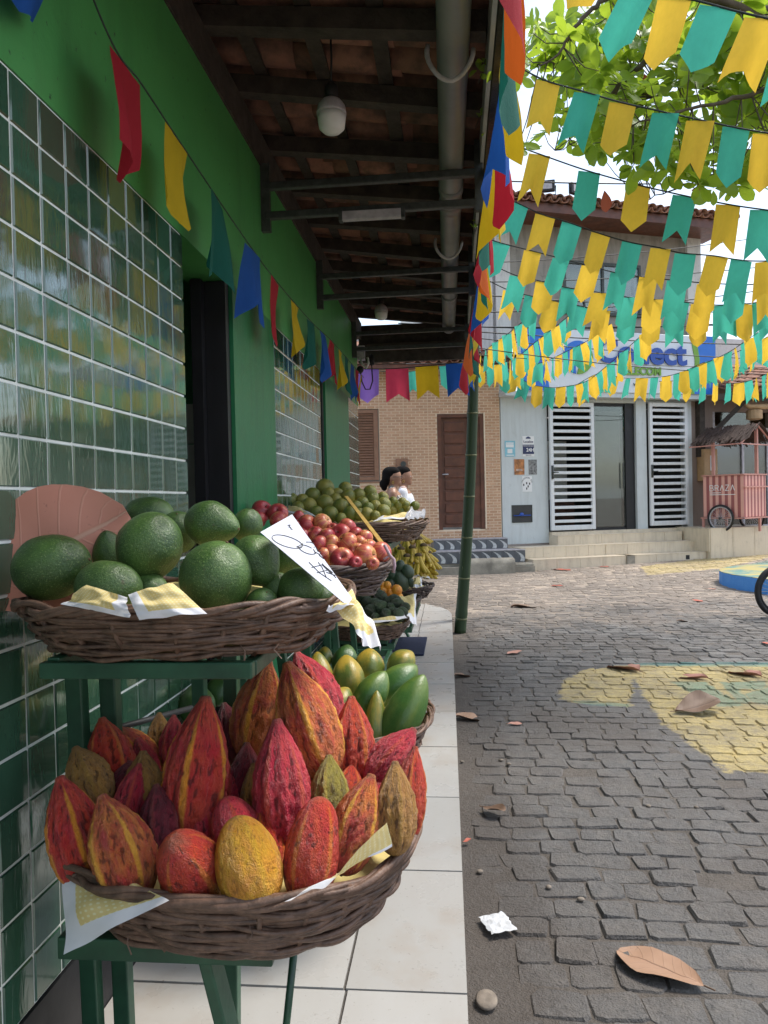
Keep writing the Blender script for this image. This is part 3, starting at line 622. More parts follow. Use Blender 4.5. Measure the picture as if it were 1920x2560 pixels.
# ================================================================ brick house
PH = rad(10)
bh = thing('brick_house', 'low tan brick-tiled house with brown door and louvred shutter', 'house', (AX, AY, 0), rot=(0,0,PH))
def m_brick():
    g = G('tan_brick'); c = g.mix(g.math('FRACT', g.math('ADD', g.rnd(), g.isl())), (.46,.26,.155), (.58,.355,.225)); c = g.mix(g.math('MULTIPLY', g.ramp(g.noise(1.6, 6, .7, g.coord('Pos')), [(.5, 0.), (.75, 1.)]), .4), c, (.30,.19,.13)); g.bump(g.noise(60, 4, .6), .3, .004); return g.set(c, .7)
M['brick'] = m_brick(); M['mortar'] = plain('cream_mortar', (.74,.60,.45), .9, .1, 8, .1)
holes = [(-3.3,-2.26,1.50,2.84), (-1.19,-.33,.60,2.73)]
wl = B('brick_wall', M['mortar'], bh, (-4.6,-3.3,0,.14,.1,3.55), (-2.26,-1.19,0,.14,.1,3.55), (-.33,-.02,0,.14,.1,3.55), (-3.3,-2.26,0,.14,.1,1.50), (-3.3,-2.26,0,.14,2.84,3.55), (-1.19,-.33,0,.14,.1,.60), (-1.19,-.33,0,.14,2.73,3.55))
bks = []; pz = .0515; pw = .149
for r in range(int(3.4/pz)):
    z = .12+r*pz
    for c in range(-31, 0):
        x = -.02 + c*pw + (pw/2 if r % 2 else 0) - .0
        x0, x1 = x+.0085, x+pw-.0085
        if x1 > -.03: x1 = -.03
        segs = [(x0, x1)]
        for pj in [-.02-.447*i for i in range(11)]:              # vertical panel joints cut the bricks
            segs = [s for a_, b_ in segs for s in (((a_, pj-.006), (pj+.006, b_)) if a_ < pj < b_ else ((a_, b_),))]
        for x0, x1 in segs:
            ok = x1-x0 > .012
            for a, b, c0, c1 in holes:
                if z+pz > c0 and z < c1 and x1 > a and x0 < b:
                    if x0 < a-.02: x1 = a-.004
                    elif x1 > b+.02: x0 = b+.004
                    else: ok = False
            if ok: bks.append((x0, x1, z))
vis = [b for b in bks if -2.7 < b[0] and .3 < b[2] < 3.2]; R.shuffle(vis); chosen = set(vis[:300])
unit = MB().box(0,1,-.008,.001,0,.0375).mesh('brick', M['brick']); q = MB()
for b in bks:
    if b in chosen:
        o = D.objects.new('brick', unit); COL.objects.link(o); o.parent = wl; o.matrix_basis = Matrix.Translation((b[0],0,b[2])) @ Matrix.Diagonal((b[1]-b[0],1,1,1))
    else: q.box(b[0],b[1],-.008,.001,b[2],b[2]+.0375)
lb(q, 'brickwork', M['brick'], wl, kind='stuff')
dr = B('door', M['brownwood'], bh, (-1.15,-.37,.05,.08,.64,2.66)); B('door_frame', M['brownwood'], bh, (-1.19,-1.12,-.01,.13,.60,2.73), (-.40,-.33,-.01,.13,.60,2.73), (-1.12,-.40,-.01,.13,2.665,2.73), (-.62,-.40,.02,.13,.62,2.665))
for i in range(9): z = .70+i*.213; beveled(B('panel', M['brownwood'], dr, (-1.06,-.68,.03,.055,z,z+.175)), .015, 2)
q = MB(); q.tube([(-1.10,.05,1.62),(-1.10,.0,1.62),(-1.0,.0,1.62)], .012, 6); lb(q, 'handle', M['greywhite'], dr, True)
B('door_trim', M['mortar'], bh, (-.325,-.30,-.02,.0,.6,2.75))
sh = B('shutter', M['shutterwood'], bh, (-2.36,-2.28,-.015,.05,1.54,2.82), (-3.28,-2.36,-.01,.05,2.76,2.82), (-3.28,-2.36,-.01,.05,1.54,1.60))
for i in range(24): z = 1.61+i*.0485; q = MB(); q.hexa([(-3.28,-.005,z),(-2.36,-.005,z),(-2.36,.03,z+.045),(-3.28,.03,z+.045),(-3.28,.004,z-.004),(-2.36,.004,z-.004),(-2.36,.039,z+.041),(-3.28,.039,z+.041)]); lb(q, 'louvre', M['shutterwood'], sh)
B('window_sill', M['shutterwood'], bh, (-3.3,-2.22,-.04,.02,1.49,1.515))
mbx = B('meter_box', M['shutterwood'], bh, (-1.97,-1.75,-.09,-.009,1.62,1.92), bev=.008); q = MB(); q.rev([(.05,0),(.05,.012),(.035,.014)], 16, Matrix.Translation((-1.84,-.09,1.82)) @ Matrix.Rotation(math.pi/2, 4, 'X')); lb(q, 'meter_window', M['steel'], mbx)
rh = B('roof', M['brownwood'], bh, (-4.8,.1,-.45,-.40,3.48,3.56), (-4.8,.1,-.40,.15,3.55,3.58)); clay_rows(rh, -3.2, .05, -.52, 3.58, .3, 3)
q = MB(); q.hexa([(-4.8,-.35,3.60),(.02,-.35,3.60),(.02,4,4.9),(-4.8,4,4.9),(-4.8,-.35,3.63),(.02,-.35,3.63),(.02,4,4.93),(-4.8,4,4.93)]); lb(q, 'roof_deck', M['clay'], rh)
# dark steps with pale fans
hs = thing('patterned_steps', 'two grey steps with white crescent tiles before the brick house', 'steps', (AX, AY, 0), rot=(0,0,PH))
M['slate'] = plain('dark_grey_tile', (.10,.105,.115), .5, .2, 9, .15); M['fan'] = plain('pale_terrazzo', (.50,.50,.49), .6, .25, 40, .1)
B('core', M['concrete'], hs, (-1.35,.0,-.34,-.01,-.2,.42), (-3.2,.22,-.70,-.01,-.2,.23))
for x0, x1, y, z0, z1 in ((-1.35,-.0,-.34,.25,.425), (-2.4,.22,-.70,.03,.235)):
    n = round((x1-x0)/.2); 
    for i in range(n):
        a = lerp(x0,x1,i/n); b = lerp(x0,x1,(i+1)/n); t = B('step_tile', M['slate'], hs, (a+.002,b-.002,y-.012,y+.001,z0,z1)); h_ = z1-z0; wd = b-a
        pts = [(a+wd*(.10+.85*math.sin(math.pi*(u**.8)*.62)), z1-.008-(h_-.016)*u) for u in [k/10 for k in range(11)]] + [(a+wd*(.10+.50*math.sin(math.pi*(u**.9)*.72)), z1-.008-(h_-.016)*u) for u in [.96-.09*k for k in range(10)]]
        q = MB(); q.prism(pts, .003, Matrix.Translation((0,y-.0145,0))); lb(q, 'crescent', M['fan'], t)
    B('tread', M['greywhite'], hs, (x0,x1,y-.02,-.02 if y > -.5 else -.35,z1+.001,z1+.016))
# pavement and mossy block in front
pv = B('pavement', M['concrete'], None, (-5,.3,-1.02,-.70,-.2,-.02), (-5,-.55,-1.10,-1.02,-.2,.0)); pv.matrix_world = Matrix.Translation((AX,AY,0)) @ Matrix.Rotation(PH, 4, 'Z'); struct(pv)
kb = MB(); kb.grid(lambda u, v: (lerp(-.95,-.08,u), -1.18+.32*(.5-.5*math.cos(math.pi*min(1,max(0,v))))*1.0, -.16+.30*math.sin(math.pi*v)**.25*(1 if .02 < v < .98 else 0)+.012*noise.noise(Vector((u*9,v*5,1)))), 24, 12, False)
o = kb.build('stone_block', M['concrete'], None, True); o.matrix_world = Matrix.Translation((AX,AY,0)) @ Matrix.Rotation(PH, 4, 'Z'); tag(o, 'worn pale concrete block lying before the patterned steps', 'stone block')
o = B('low_step', M['concrete'], None, (-.06,.30,-1.0,-.71,-.2,.03), bev=.02); o.matrix_world = Matrix.Translation((AX,AY,0)) @ Matrix.Rotation(PH, 4, 'Z'); tag(o, 'small mossy concrete step between patterned steps and beige steps', 'step')
# ================================================================ café at the right
cf = thing('cafe', 'mauve brown cafe front with glass panes and dark timber brace', 'cafe', (AX, AY, 0), rot=(0,0,TH))
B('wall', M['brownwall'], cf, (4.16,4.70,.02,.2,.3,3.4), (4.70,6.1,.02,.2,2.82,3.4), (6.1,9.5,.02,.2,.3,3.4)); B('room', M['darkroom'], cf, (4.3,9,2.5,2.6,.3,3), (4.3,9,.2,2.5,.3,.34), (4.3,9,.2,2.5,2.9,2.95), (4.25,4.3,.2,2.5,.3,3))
wf = B('window_frame', M['greywhite'], cf, (4.70,4.76,.03,.1,.5,2.82), (4.76,6.1,.03,.1,2.44,2.50), (5.42,5.47,.03,.1,.5,2.44), (6.05,6.1,.03,.1,.5,2.44), (4.76,6.05,.03,.1,.44,.5))
for a, b, c, d in ((4.765,5.415,.505,2.435),(5.475,6.045,.505,2.435),(4.765,6.04,2.505,2.81)): B('pane', M['glass'], wf, (a,b,.06,.07,c,d))
B('timber_post', M['darkwood'], cf, (4.28,4.40,-.12,.015,1.9,3.3)); q = MB(); q.bar((4.36,-.06,2.15),(5.0,-.55,2.98), .09, .09); lb(q, 'timber_brace', M['darkwood'], cf)
q = MB(); q.bar((4.2,-.62,3.02),(9.5,-.62,3.02), .09,.12); rr = lb(q, 'roof', M['darkwood'], cf); clay_rows(rr, 4.62, 7.2, -.85, 3.10, .36, 6)
q = MB(); q.hexa([(4.55,-.7,3.12),(9.5,-.7,3.12),(9.5,2.6,4.3),(4.55,2.6,4.3),(4.55,-.7,3.15),(9.5,-.7,3.15),(9.5,2.6,4.33),(4.55,2.6,4.33)]); lb(q, 'roof_deck', M['clay'], cf)
B('menu_lettering', M['paper'], wf, *[(4.80,4.80+w_,.050,.056,z,z+.018) for w_, z in ((.44,1.50),(.46,1.44),(.40,1.38),(.42,1.32),(.24,1.22),(.26,1.18))])
bs = thing('board_sign', 'pale wooden board sign with a letter B hanging at the right edge', 'sign', (0,0,0)); bs.matrix_world = Matrix.Translation((AX,AY,0)) @ Matrix.Rotation(TH, 4, 'Z'); WM[bs.name] = bs.matrix_world.copy()
B('board', M['lightwood'], bs, (6.02,6.75,-.36,-.31,2.55,2.90), bev=.02); text('B', .26, M['paper'], bs, 6.18, -.368, 2.64, ext=.006, bold=.006)
q = MB(); q.tube([(6.2,-.33,2.9),(6.2,-.33,3.1)], .01, 5); q.tube([(6.6,-.33,2.9),(6.6,-.33,3.1)], .01, 5); lb(q, 'hanger', M['rubber'], bs)
hl = thing('hanging_lamp', 'tan wooden bucket lamp with bent pipe under the cafe eave', 'lamp', (0,0,0)); hl.matrix_world = bs.matrix_world; WM[hl.name] = hl.matrix_world.copy()
q = MB(); q.rev([(.10,2.60),(.15,2.62),(.15,2.78),(.12,2.80)], 14, Matrix.Translation((5.25,-.5,0))); lb(q, 'bucket', M['lightwood'], hl); q = MB(); q.tube([(5.05,-.5,3.0),(5.05,-.5,2.9),(5.12,-.52,2.86),(5.5,-.6,2.86)], .055, 12); lb(q, 'pipe', M['lightwood'], hl, True)
tb = thing('notice_box', 'pale wooden box with a small framed card on the brown wall', 'box', (0,0,0)); tb.matrix_world = bs.matrix_world; WM[tb.name] = tb.matrix_world.copy()
B('case', M['lightwood'], tb, (4.30,4.62,-.20,.018,1.42,2.05), bev=.008); B('card', M['paper'], tb, (4.44,4.56,-.207,-.201,1.62,1.92)); B('picture', M['cyan'], tb, (4.455,4.50,-.212,-.2075,1.69,1.90)); B('picture', M['brownwood'], tb, (4.505,4.545,-.212,-.2075,1.69,1.90))
pf = B('pavement', M['concrete'], None, (5.26,10,-.75,.02,-.25,.40)); pf.matrix_world = bs.matrix_world; struct(pf)
pf = B('pavement', M['concrete'], None, (4.3,5.24,-.0,.02,-.2,.44)); pf.matrix_world = bs.matrix_world; struct(pf)
# tall whitewashed house rising behind
nb = B('neighbour_house', M['oldwhite'], None, (4.6,12,2.8,8,0,5.0)); nb.matrix_world = bs.matrix_world; tag(nb, 'plain whitewashed wall rising behind the cafe roof', 'house')
nb = B('side_house', M['oldwhite'], None, (-9,-.4,4.3,9,0,5.2)); nb.matrix_world = bs.matrix_world; tag(nb, 'stained white house wall behind the brick house roof', 'house')
# ---- vendor cart
cm = Matrix.Translation((5.32, 14.35, .43)) @ Matrix.Rotation(rad(-48), 4, 'Z')
vc = thing('vendor_cart', 'pink striped vendor cart reading BRAZA with thatched roof and bicycle wheels', 'cart'); vc.matrix_world = cm; WM[vc.name] = cm.copy()
def m_stripe():
    g = G('pink_stripes'); sep = g.n('ShaderNodeSeparateXYZ'); g.put(sep.inputs[0], g.coord()); u = g.math('ADD', sep.outputs[0], sep.outputs[1])
    f = g.math('GREATER_THAN', g.math('FRACT', g.math('MULTIPLY', u, 8.2)), .5); return g.set(g.mix(f, (.29,.085,.08), (.66,.34,.28)), .55)
M['stripe'] = m_stripe(); M['pink'] = plain('pink_paint', (.50,.23,.19), .5, .08, 6, 0)
# local: front face along x (0 at nearest corner, -0.8 at far left), depth along +y
bx = B('body', M['stripe'], vc, (-.80,0,0,.82,.28,1.06), bev=.006); B('counter', M['pink'], vc, (-.82,.02,-.02,.84,1.062,1.085)); B('push_bar', M['pink'], vc, (.03,.06,-.06,.90,.83,.855)); B('under_frame', M['pink'], vc, (-.83,.04,-.05,-.015,.25,.275), (.0,.03,-.05,.86,.25,.275))
for x, y in ((-.78,-.03), (.01,.55), (-.78,.80)): B('leg', M['pink'], vc, (x-.02,x+.02,y-.02,y+.02,.0,.28))
for x, y in ((-.60,.03), (.0,.48)): B('roof_post', M['pink'], vc, (x-.025,x+.025,y-.025,y+.025,1.085,1.98 if x > -.5 else 1.80))
def braza(x, z, s, parent, y):
    S = {'B': [[(0,0),(0,1),(.5,1),(.62,.85),(.62,.65),(.5,.52),(0,.52)],[(.5,.52),(.68,.35),(.68,.15),(.52,0),(0,0)]], 'R': [[(0,0),(0,1),(.5,1),(.64,.85),(.64,.62),(.5,.5),(0,.5)],[(.35,.5),(.66,0)]], 'A': [[(0,0),(.35,1),(.7,0)]], 'Z': [[(0,1),(.65,1),(0,0),(.68,0)]]}
    for ch in 'BRAZA':
        q = MB()
        for ln in S[ch]:
            for a, b in zip(ln[:-1], ln[1:]): q.bar((x+a[0]*s, y, z+a[1]*s), (x+b[0]*s, y, z+b[1]*s), .003, s*.11, (0,-1,0)) if False else q.tube([(x+a[0]*s, y, z+a[1]*s), (x+b[0]*s, y, z+b[1]*s)], s*.06, 6)
        lb(q, 'letter', M['paper'], parent); x += s*.98
braza(-.66, .78, .105, bx, -.002)
B('print_line', M['paper'], bx, (-.66,-.44,-.004,-.001,.735,.747), (-.66,-.16,-.004,-.001,.70,.712))
def wheel(parent, c, r, Mx, tyre=.022, col='greywhite'):
    w_ = D.objects.new('wheel', None); COL.objects.link(w_); w_.parent = parent; w_.matrix_basis = Mx; WM[w_.name] = wmat(parent) @ Mx
    q = MB(); q.tube([(r*math.cos(2*math.pi*i/40), 0, r*math.sin(2*math.pi*i/40)) for i in range(40)], tyre, 10, True); lb(q, 'tyre', M['rubber'], w_, True)
    q = MB(); q.tube([((r-tyre*1.25)*math.cos(2*math.pi*i/40), 0, (r-tyre*1.25)*math.sin(2*math.pi*i/40)) for i in range(40)], tyre*.6, 8, True); lb(q, 'rim', M[col], w_, True)
    q = MB()
    for i in range(28):
        a = 2*math.pi*i/28; b = a+(.5 if i % 2 else -.5); s_ = .02 if i % 4 < 2 else -.02
        q.tube([(.02*math.cos(b), s_, .02*math.sin(b)), ((r-tyre*1.4)*math.cos(a), 0, (r-tyre*1.4)*math.sin(a))], .0028, 4)
    lb(q, 'spokes', M['greywhite'], w_); q = MB(); q.tube([(0,-.04,0),(0,.04,0)], .022, 10); lb(q, 'hub', M['steel'], w_, True)
wheel(vc, None, .24, Matrix.Translation((-.42,-.06,.26))); wheel(vc, None, .24, Matrix.Translation((-.30,.86,.26)))
# thatched roof: ridge along x, two leaf-covered slopes made of many strands
M['thatch'] = plain('dry_dark_thatch', (.055,.034,.026), .9, .5, 30, .5, 60)
q = MB()
for k in range(900):
    sgn = R.choice((-1,1)); x = R.uniform(-.95,.12); u0 = R.uniform(0,.75); L_ = R.uniform(.15,.34); u1 = min(1.08, u0+L_)
    yr = .41; a = Vector((x, yr+sgn*u0*.62, 2.02-u0*.36+R.uniform(.0,.03))); b = Vector((x+R.gauss(0,.022), yr+sgn*u1*.62, 2.02-u1*.36+R.uniform(-.02,.02)))
    q.bar(a, b, R.uniform(.012,.03), .006)
lb(q, 'thatch', M['thatch'], vc, kind='stuff'); q = MB(); q.bar((.06,.41,2.0),(.06,-.2,1.63), .02,.03); q.bar((.06,.41,2.0),(.06,1.02,1.63), .02,.03); q.bar((.06,-.2,1.63),(.06,1.02,1.63), .02,.02); q.bar((-.95,-.2,1.63),(.08,-.2,1.63), .02,.02); lb(q, 'roof_frame', M['pink'], vc)
# ================================================================ bamboo pole
b0 = Vector((.03, 7.17, -.13)); b1 = at(1192, 720, 7.0); t = thing('bamboo_pole', 'green bamboo pole leaning at the kerb and carrying bunting', 'pole', b0)
def m_bamboo():
    g = G('green_bamboo'); c = g.coord('Pos'); a = g.mix(g.noise(4, 5, .6, g.map(c, (12,12,1))), (.012,.03,.010), (.03,.06,.018)); a = g.mix(g.ramp(g.noise(16, 5, .7, g.map(c, (3,3,.8))), [(.66, 0.), (.72, .8)]), a, (.28,.27,.15)); return g.set(a, .6)
M['bamboo'] = m_bamboo(); pts = []; rr_ = []; n = 90; d_ = (b1-b0); top = b0+d_*1.35
for i in range(n+1):
    u = i/n; pts.append(b0.lerp(top, u)+Vector((.025*math.sin(u*5), .01*math.sin(u*7), 0))); node = (u*11.5) % 1; rr_.append((.056-.014*u)*(1.0+.10*max(0, 1-abs(node-.5)*16)))
MB().tube(pts, rr_, 14).build('stem', M['bamboo'], t, True)
for k in range(9):
    i = int(((k+.5)/11.5)*n); c0 = pts[i]; q = MB(); dd = (pts[i+1]-pts[i]).normalized()*.008; q.tube([c0-dd, c0+dd], rr_[i]*1.04, 14); q.build('node_ring', plain('bamboo_node', (.12,.13,.06), .6) if k == 0 else D.materials['bamboo_node'], t, True)
# ================================================================ bicycle at the right edge
bw = atz(1955, 1545, -.12); t = thing('bicycle', 'black bicycle by the blue island, its wheel cut by the right edge', 'bicycle'); bmx = Matrix.Translation((bw.x, 7.95, -.118)) @ Matrix.Rotation(rad(12), 4, 'Z'); t.matrix_world = bmx; WM[t.name] = bmx.copy()
wheel(t, None, .245, Matrix.Translation((0,0,.265)), .026, 'rubber'); wheel(t, None, .245, Matrix.Translation((.98,0,.265)), .026, 'rubber')
q = MB(); q.tube([(0,.05,.265),(.10,.05,.62),(.13,0,.72)], .013, 8); q.tube([(0,-.05,.265),(.10,-.05,.62),(.13,0,.72)], .013, 8); q.tube([(.13,0,.72),(.19,0,.92)], .016, 8); lb(q, 'fork', M['rubber'], t, True)
q = MB(); q.tube([(.14,0,.74),(.62,0,.66)], .018, 8); q.tube([(.13,0,.68),(.52,0,.28)], .02, 8); q.tube([(.52,0,.28),(.66,0,.72)], .017, 8); q.tube([(.52,0,.28),(.98,0,.265)], .012, 8); q.tube([(.62,0,.66),(.98,0,.265)], .011, 8); lb(q, 'frame', M['blue'], t, True)
q = MB(); q.tube([(.19,-.28,.98),(.21,-.12,.95),(.19,0,.92),(.21,.12,.95),(.19,.28,.98)], .013, 8); lb(q, 'handlebar', M['rubber'], t, True)
q = MB(); q.ell(Vector((.68,0,.78)), (.13,.07,.03), 8); q.tube([(.66,0,.70),(.67,0,.78)], .014, 8); lb(q, 'saddle', M['rubber'], t, True)
q = MB(); q.tube([(.52,-.07,.28),(.52,.07,.28)], .03, 10); q.tube([(.52,.07,.28),(.60,.08,.14)], .01, 6); q.box(.56,.66,.07,.15,.125,.145); q.tube([(.52,-.07,.28),(.44,-.08,.42)], .01, 6); q.box(.39,.49,-.15,-.07,.415,.435); lb(q, 'crank', M['steel'], t)
# ================================================================ overhead cables
cb = [((1180,640,11),(1920,560,13)),((1190,690,11),(1920,640,13)),((1185,720,10),(1920,735,12)),((1190,800,11),(1920,770,12)),((1190,812,11),(1920,800,12)),((1190,822,10.5),(1920,850,12)),((1190,835,11),(1920,880,12)),((1190,850,10),(1920,905,12)),((1190,880,11),(1740,905,13)),((1270,445,8),(1920,442,9)),((1230,760,10),(1920,690,12))]
for i, (a, b) in enumerate(cb):
    A_ = at(*a); B_ = at(*b); dv = B_-A_; A2 = A_-dv*.25; B2 = B_+dv*.6; sag = R.uniform(.05,.25)
    q = MB(); q.tube([A2.lerp(B2, u)-Vector((0,0,sag*4*u*(1-u))) for u in [k/20 for k in range(21)]], R.uniform(.005,.009), 5); o = q.build('overhead_cable', M['rubber'], None, True); tag(o, '%s of the thin black cables strung before the telecom shop' % ['lowest at its right end','second','top right','fifth highest','sixth highest','seventh highest','eighth highest','ninth highest','lowest','highest','steeply rising one'][i], 'cable', 'overhead cables before the telecom shop')
# ================================================================ stands, baskets and fruit
def m_wicker(name, lo, hi):
    g = G(name); c = g.coord('Pos'); a = g.mix(g.isl(), lo, hi); a = g.mix(g.ramp(g.noise(35, 5, .7, c), [(.35, 0.), (.7, .9)]), a, tuple(x*2.1 for x in hi)); a = g.mix(g.ramp(g.noise(12, 4, .6, c), [(.5, 0.), (.7, .7)]), a, tuple(x*.35 for x in lo))
    g.bump(g.noise(140, 4, .6, c), .5, .003); return g.set(a, .55)
M['wicker'] = m_wicker('brown_wicker', (.05,.027,.018), (.105,.06,.04)); M['wicker2'] = m_wicker('dark_wicker', (.03,.018,.016), (.06,.036,.03))
M['stand'] = plain('green_stand_paint', (.012,.055,.028), .4, .3, 9, .15, 60, hue=(.018,.072,.036))
M['liner'] = sheet('plain_cream_cloth', (.72,.60,.25), .15)
def basket(label, cx, cy, zb, a, b, h, mat='wicker', rows=9, stakes=26, rot=0, wavy=0.0, sr=.0062):
    t = thing('wicker_basket', label, 'basket', (cx, cy, zb), 'wicker fruit baskets'); ca, sa = math.cos(rot), math.sin(rot); mt = M[mat]
    def P(th, f, z, dr=0):
        k = 1+.03*math.sin(2*th+1)+.0; ex = (abs(math.cos(th))**.85)*math.copysign(1, math.cos(th)); ey = (abs(math.sin(th))**.85)*math.copysign(1, math.sin(th))
        x = (a*f+dr)*ex; y = (b*f+dr)*ey
        return Vector((cx+x*ca-y*sa, cy+x*sa+y*ca, z+wavy*math.sin(3*th+2)))
    q = MB(); n = 40; q.add([P(2*math.pi*i/n, .80, zb) for i in range(n)]+[P(2*math.pi*i/n, .80, zb+.008) for i in range(n)], [tuple(range(n))[::-1], tuple(range(n, 2*n))]+[(i, (i+1) % n, n+(i+1) % n, n+i) for i in range(n)]); q.build('base', mt, t)
    N = 120; seed = R.random()*50
    for r in range(rows):
        u = (r+.5)/rows; f = .80+.20*u**.8; q = MB()
        for s_ in range(3):
            pts = []; rr_ = []; k_ = R.choice((8, 9, 10, 11)); p_ = R.random()*6
            for i in range(N):
                th = 2*math.pi*i/N; sg_ = math.cos(k_*th + math.pi*(r+s_) + p_)
                nz = noise.noise(Vector((2.2*math.cos(th)+seed, 2.2*math.sin(th)+s_*9, r*1.7+seed))); pts.append(P(th, f, zb+.004+u*h+nz*.013+(s_-1)*h/rows*.36+.0035*math.sin(k_*th*.5+p_), sg_*.0055)); rr_.append(sr*.62*(1+.45*noise.noise(Vector((5*math.cos(th), 5*math.sin(th), r*3.1+seed+s_)))))
            q.tube(pts, rr_, 6, True)
        q.build('strand', mt, t, True)
    q = MB()
    for i in range(stakes):
        th = 2*math.pi*(i+.5)/stakes; q.tube([P(th, .80, zb), P(th, .80+.2*.5**.8, zb+h*.5), P(th, 1.0, zb+h+.004)], .0055, 5)
    q.build('stakes', mt, t, True, kind='stuff')
    for s_ in range(5):
        q = MB(); m_ = 150; fq = R.choice((5, 7, 8)); p_ = R.random()*6
        def cl_(i): th = 2*math.pi*i/m_; return P(th, 1.0, zb+h+.004+.008*math.sin(fq*th+p_)+.008*noise.noise(Vector((2*math.cos(th)+seed, 2*math.sin(th), s_))), .008*math.cos(fq*th+p_)+.003*noise.noise(Vector((6*math.cos(th), 6*math.sin(th), s_))))
        q.tube([cl_(i) for i in range(m_)], [sr*.72*(1+.35*noise.noise(Vector((i*.13, seed, s_)))) for i in range(m_)], 6, True); q.build('rim_strand', mt, t, True)
    for k in range(3):                                            # loose ends
        th = R.uniform(-2.6, .4); p0 = P(th, .97, zb+h*R.uniform(.2,.9), .008); q = MB(); q.tube([p0, p0+Vector((R.uniform(-.008,.01),-.006,-.008)), p0+Vector((R.uniform(-.01,.012),-.009,-.022))], .0012, 4); q.build('loose_end', mt, t)
    return t
def liner(label, cx, cy, z, a, b, rise, name='basket_cloth'):
    q = MB(); n = 20
    def fn(u, v):
        th = 2*math.pi*u; r = v; return (cx+a*r*math.cos(th), cy+b*r*math.sin(th), z+rise*(1-r*r)+.006*noise.noise(Vector((r*9*math.cos(th), r*9*math.sin(th), z))))
    q.grid(fn, 28, 8, False); o = q.build(name, M['liner'], None, True); return tag(o, label, 'cloth', 'cloths lining the baskets')
def m_cloth():
    g = G('dotted_yellow_cloth'); uv = g.coord('UV'); sep = g.n('ShaderNodeSeparateXYZ'); g.put(sep.inputs[0], uv)
    dots = g.vor(1.0, g.map(uv, (15, 15, 1)), rnd=0.0); y = g.mix(g.noise(5, 4, .6, uv), (.70,.54,.19), (.80,.66,.32)); y = g.mix(g.ramp(dots, [(.20, 1.), (.27, 0.)]), y, (.82,.74,.45))
    hem = g.math('MAXIMUM', g.math('LESS_THAN', sep.outputs[0], .20), g.math('LESS_THAN', sep.outputs[1], .20)); a = g.mix(hem, y, (.80,.80,.84)); g.bump(g.noise(30, 4, .6), .2, .01)
    tr = g.n('ShaderNodeBsdfTranslucent'); g.put(tr.inputs[0], a); g.set(a, .8); ms = g.n('ShaderNodeMixShader'); ms.inputs[0].default_value = .2
    g.t.links.new(g.b.outputs[0], ms.inputs[1]); g.t.links.new(tr.outputs[0], ms.inputs[2]); g.t.links.new(ms.outputs[0], g.o.inputs[0]); return g.m
M['cloth'] = m_cloth()
def cloth(label, corners, bulge=.02, wr=.006, name='checked_cloth'):
    """a hemmed cloth corner: four world points (u=0,v=0),(1,0),(1,1),(0,1); hems at u=0 and v=0"""
    A_, B_, C_, D_ = corners; nrm = (B_-A_).cross(D_-A_).normalized(); 
    if nrm.y > 0: nrm = -nrm
    sd_ = R.random()*30
    def fn(u, v):
        p = (A_*(1-u)+B_*u)*(1-v)+(D_*(1-u)+C_*u)*v
        return p + nrm*(bulge*math.sin(math.pi*u)*math.sin(math.pi*v)+wr*noise.noise(Vector((u*4+sd_, v*4, 0)))+wr*.6*math.sin(7*u+5*v+sd_))
    q = MB(); q.grid(fn, 20, 20); o = q.build(name, M['cloth'], None, True); return tag(o, label, 'cloth', 'yellow cloth corners with white hems')
def beam(t, name, a, b, w1, w2): q = MB(); q.bar(a, b, w1, w2); o = q.build(name, M['stand'], t); return beveled(o, .003, 2)
def stand(label, y0, y1, x0, x1, zt, zl, xl):
    t = thing('fruit_stand', label, 'stand', ((x0+x1)/2, (y0+y1)/2, 0), 'green metal fruit stands')
    for z, xe in ((zt, x1), (zl, xl)):
        for a, b in (((x0,y0,z),(xe,y0,z)), ((x0,y1,z),(xe,y1,z))): beam(t, 'shelf_rail', a, b, .022, .036)
        for x in (x0+.012, xe-.012): beam(t, 'shelf_rail', (x,y0+.013,z-.001),(x,y1-.013,z-.001), .022, .034)
        for i in range(3): x = lerp(x0, xe, (i+1)/4); beam(t, 'shelf_slat', (x,y0+.012,z+.002),(x,y1-.012,z+.002), .03, .012)
    for y in (y0+.05, y1-.05):
        beam(t, 'leg', (x0+.05,y,0),(x0+.05,y,zt-.02), .035, .035); beam(t, 'leg', (xl-.10,y,0),(xl-.22,y+.01,zl-.02), .045, .018); beam(t, 'upright', (x0+.20,y,zl),(x0+.16,y,zt-.02), .03, .03)
    q = MB(); q.tube([(x0+.06,y0+.05,zl+.3),(x1-.08,y1-.05,zt-.06)], .006, 6); q.build('brace_rod', M['stand'], t, True)
    return t
# ---------------- stand nearest the viewer
t = thing('fruit_stand', 'green metal stand holding the avocado and cacao baskets', 'stand', (-.45, 1.3, 0), 'green metal fruit stands')
ua, ub = at(105, 1660, 1.165), at(634, 1664, 1.165); zu = .900
beam(t, 'shelf_rail', (ua.x,1.165,zu-.014),(ub.x,1.165,zu-.014), .022, .027); beam(t, 'shelf_rail', (ub.x-.010,1.178,zu-.0145),(ub.x-.010,1.36,zu-.0145), .022, .026); beam(t, 'shelf_rail', (ua.x,1.60,zu-.012),(ub.x-.05,1.60,zu-.012), .022, .034); beam(t, 'shelf_rail', (ua.x+.012,1.178,zu-.012),(ua.x+.01,1.585,zu-.012), .022, .03)
for f in (.3, .6): x = lerp(ua.x, ub.x, f); beam(t, 'shelf_slat', (x,1.178,zu-.008),(x,1.585,zu-.008), .04, .012)
pl_ = at(192, 1800, 1.42); beam(t, 'upright', (pl_.x+.02,1.42,.0),(pl_.x,1.42,zu-.03), .034, .03); beam(t, 'upright', (pl_.x+.06,1.47,.0),(pl_.x+.045,1.47,zu-.03), .034, .03); beam(t, 'upright', (-.50,1.56,0),(-.48,1.56,zu-.03), .03, .03)
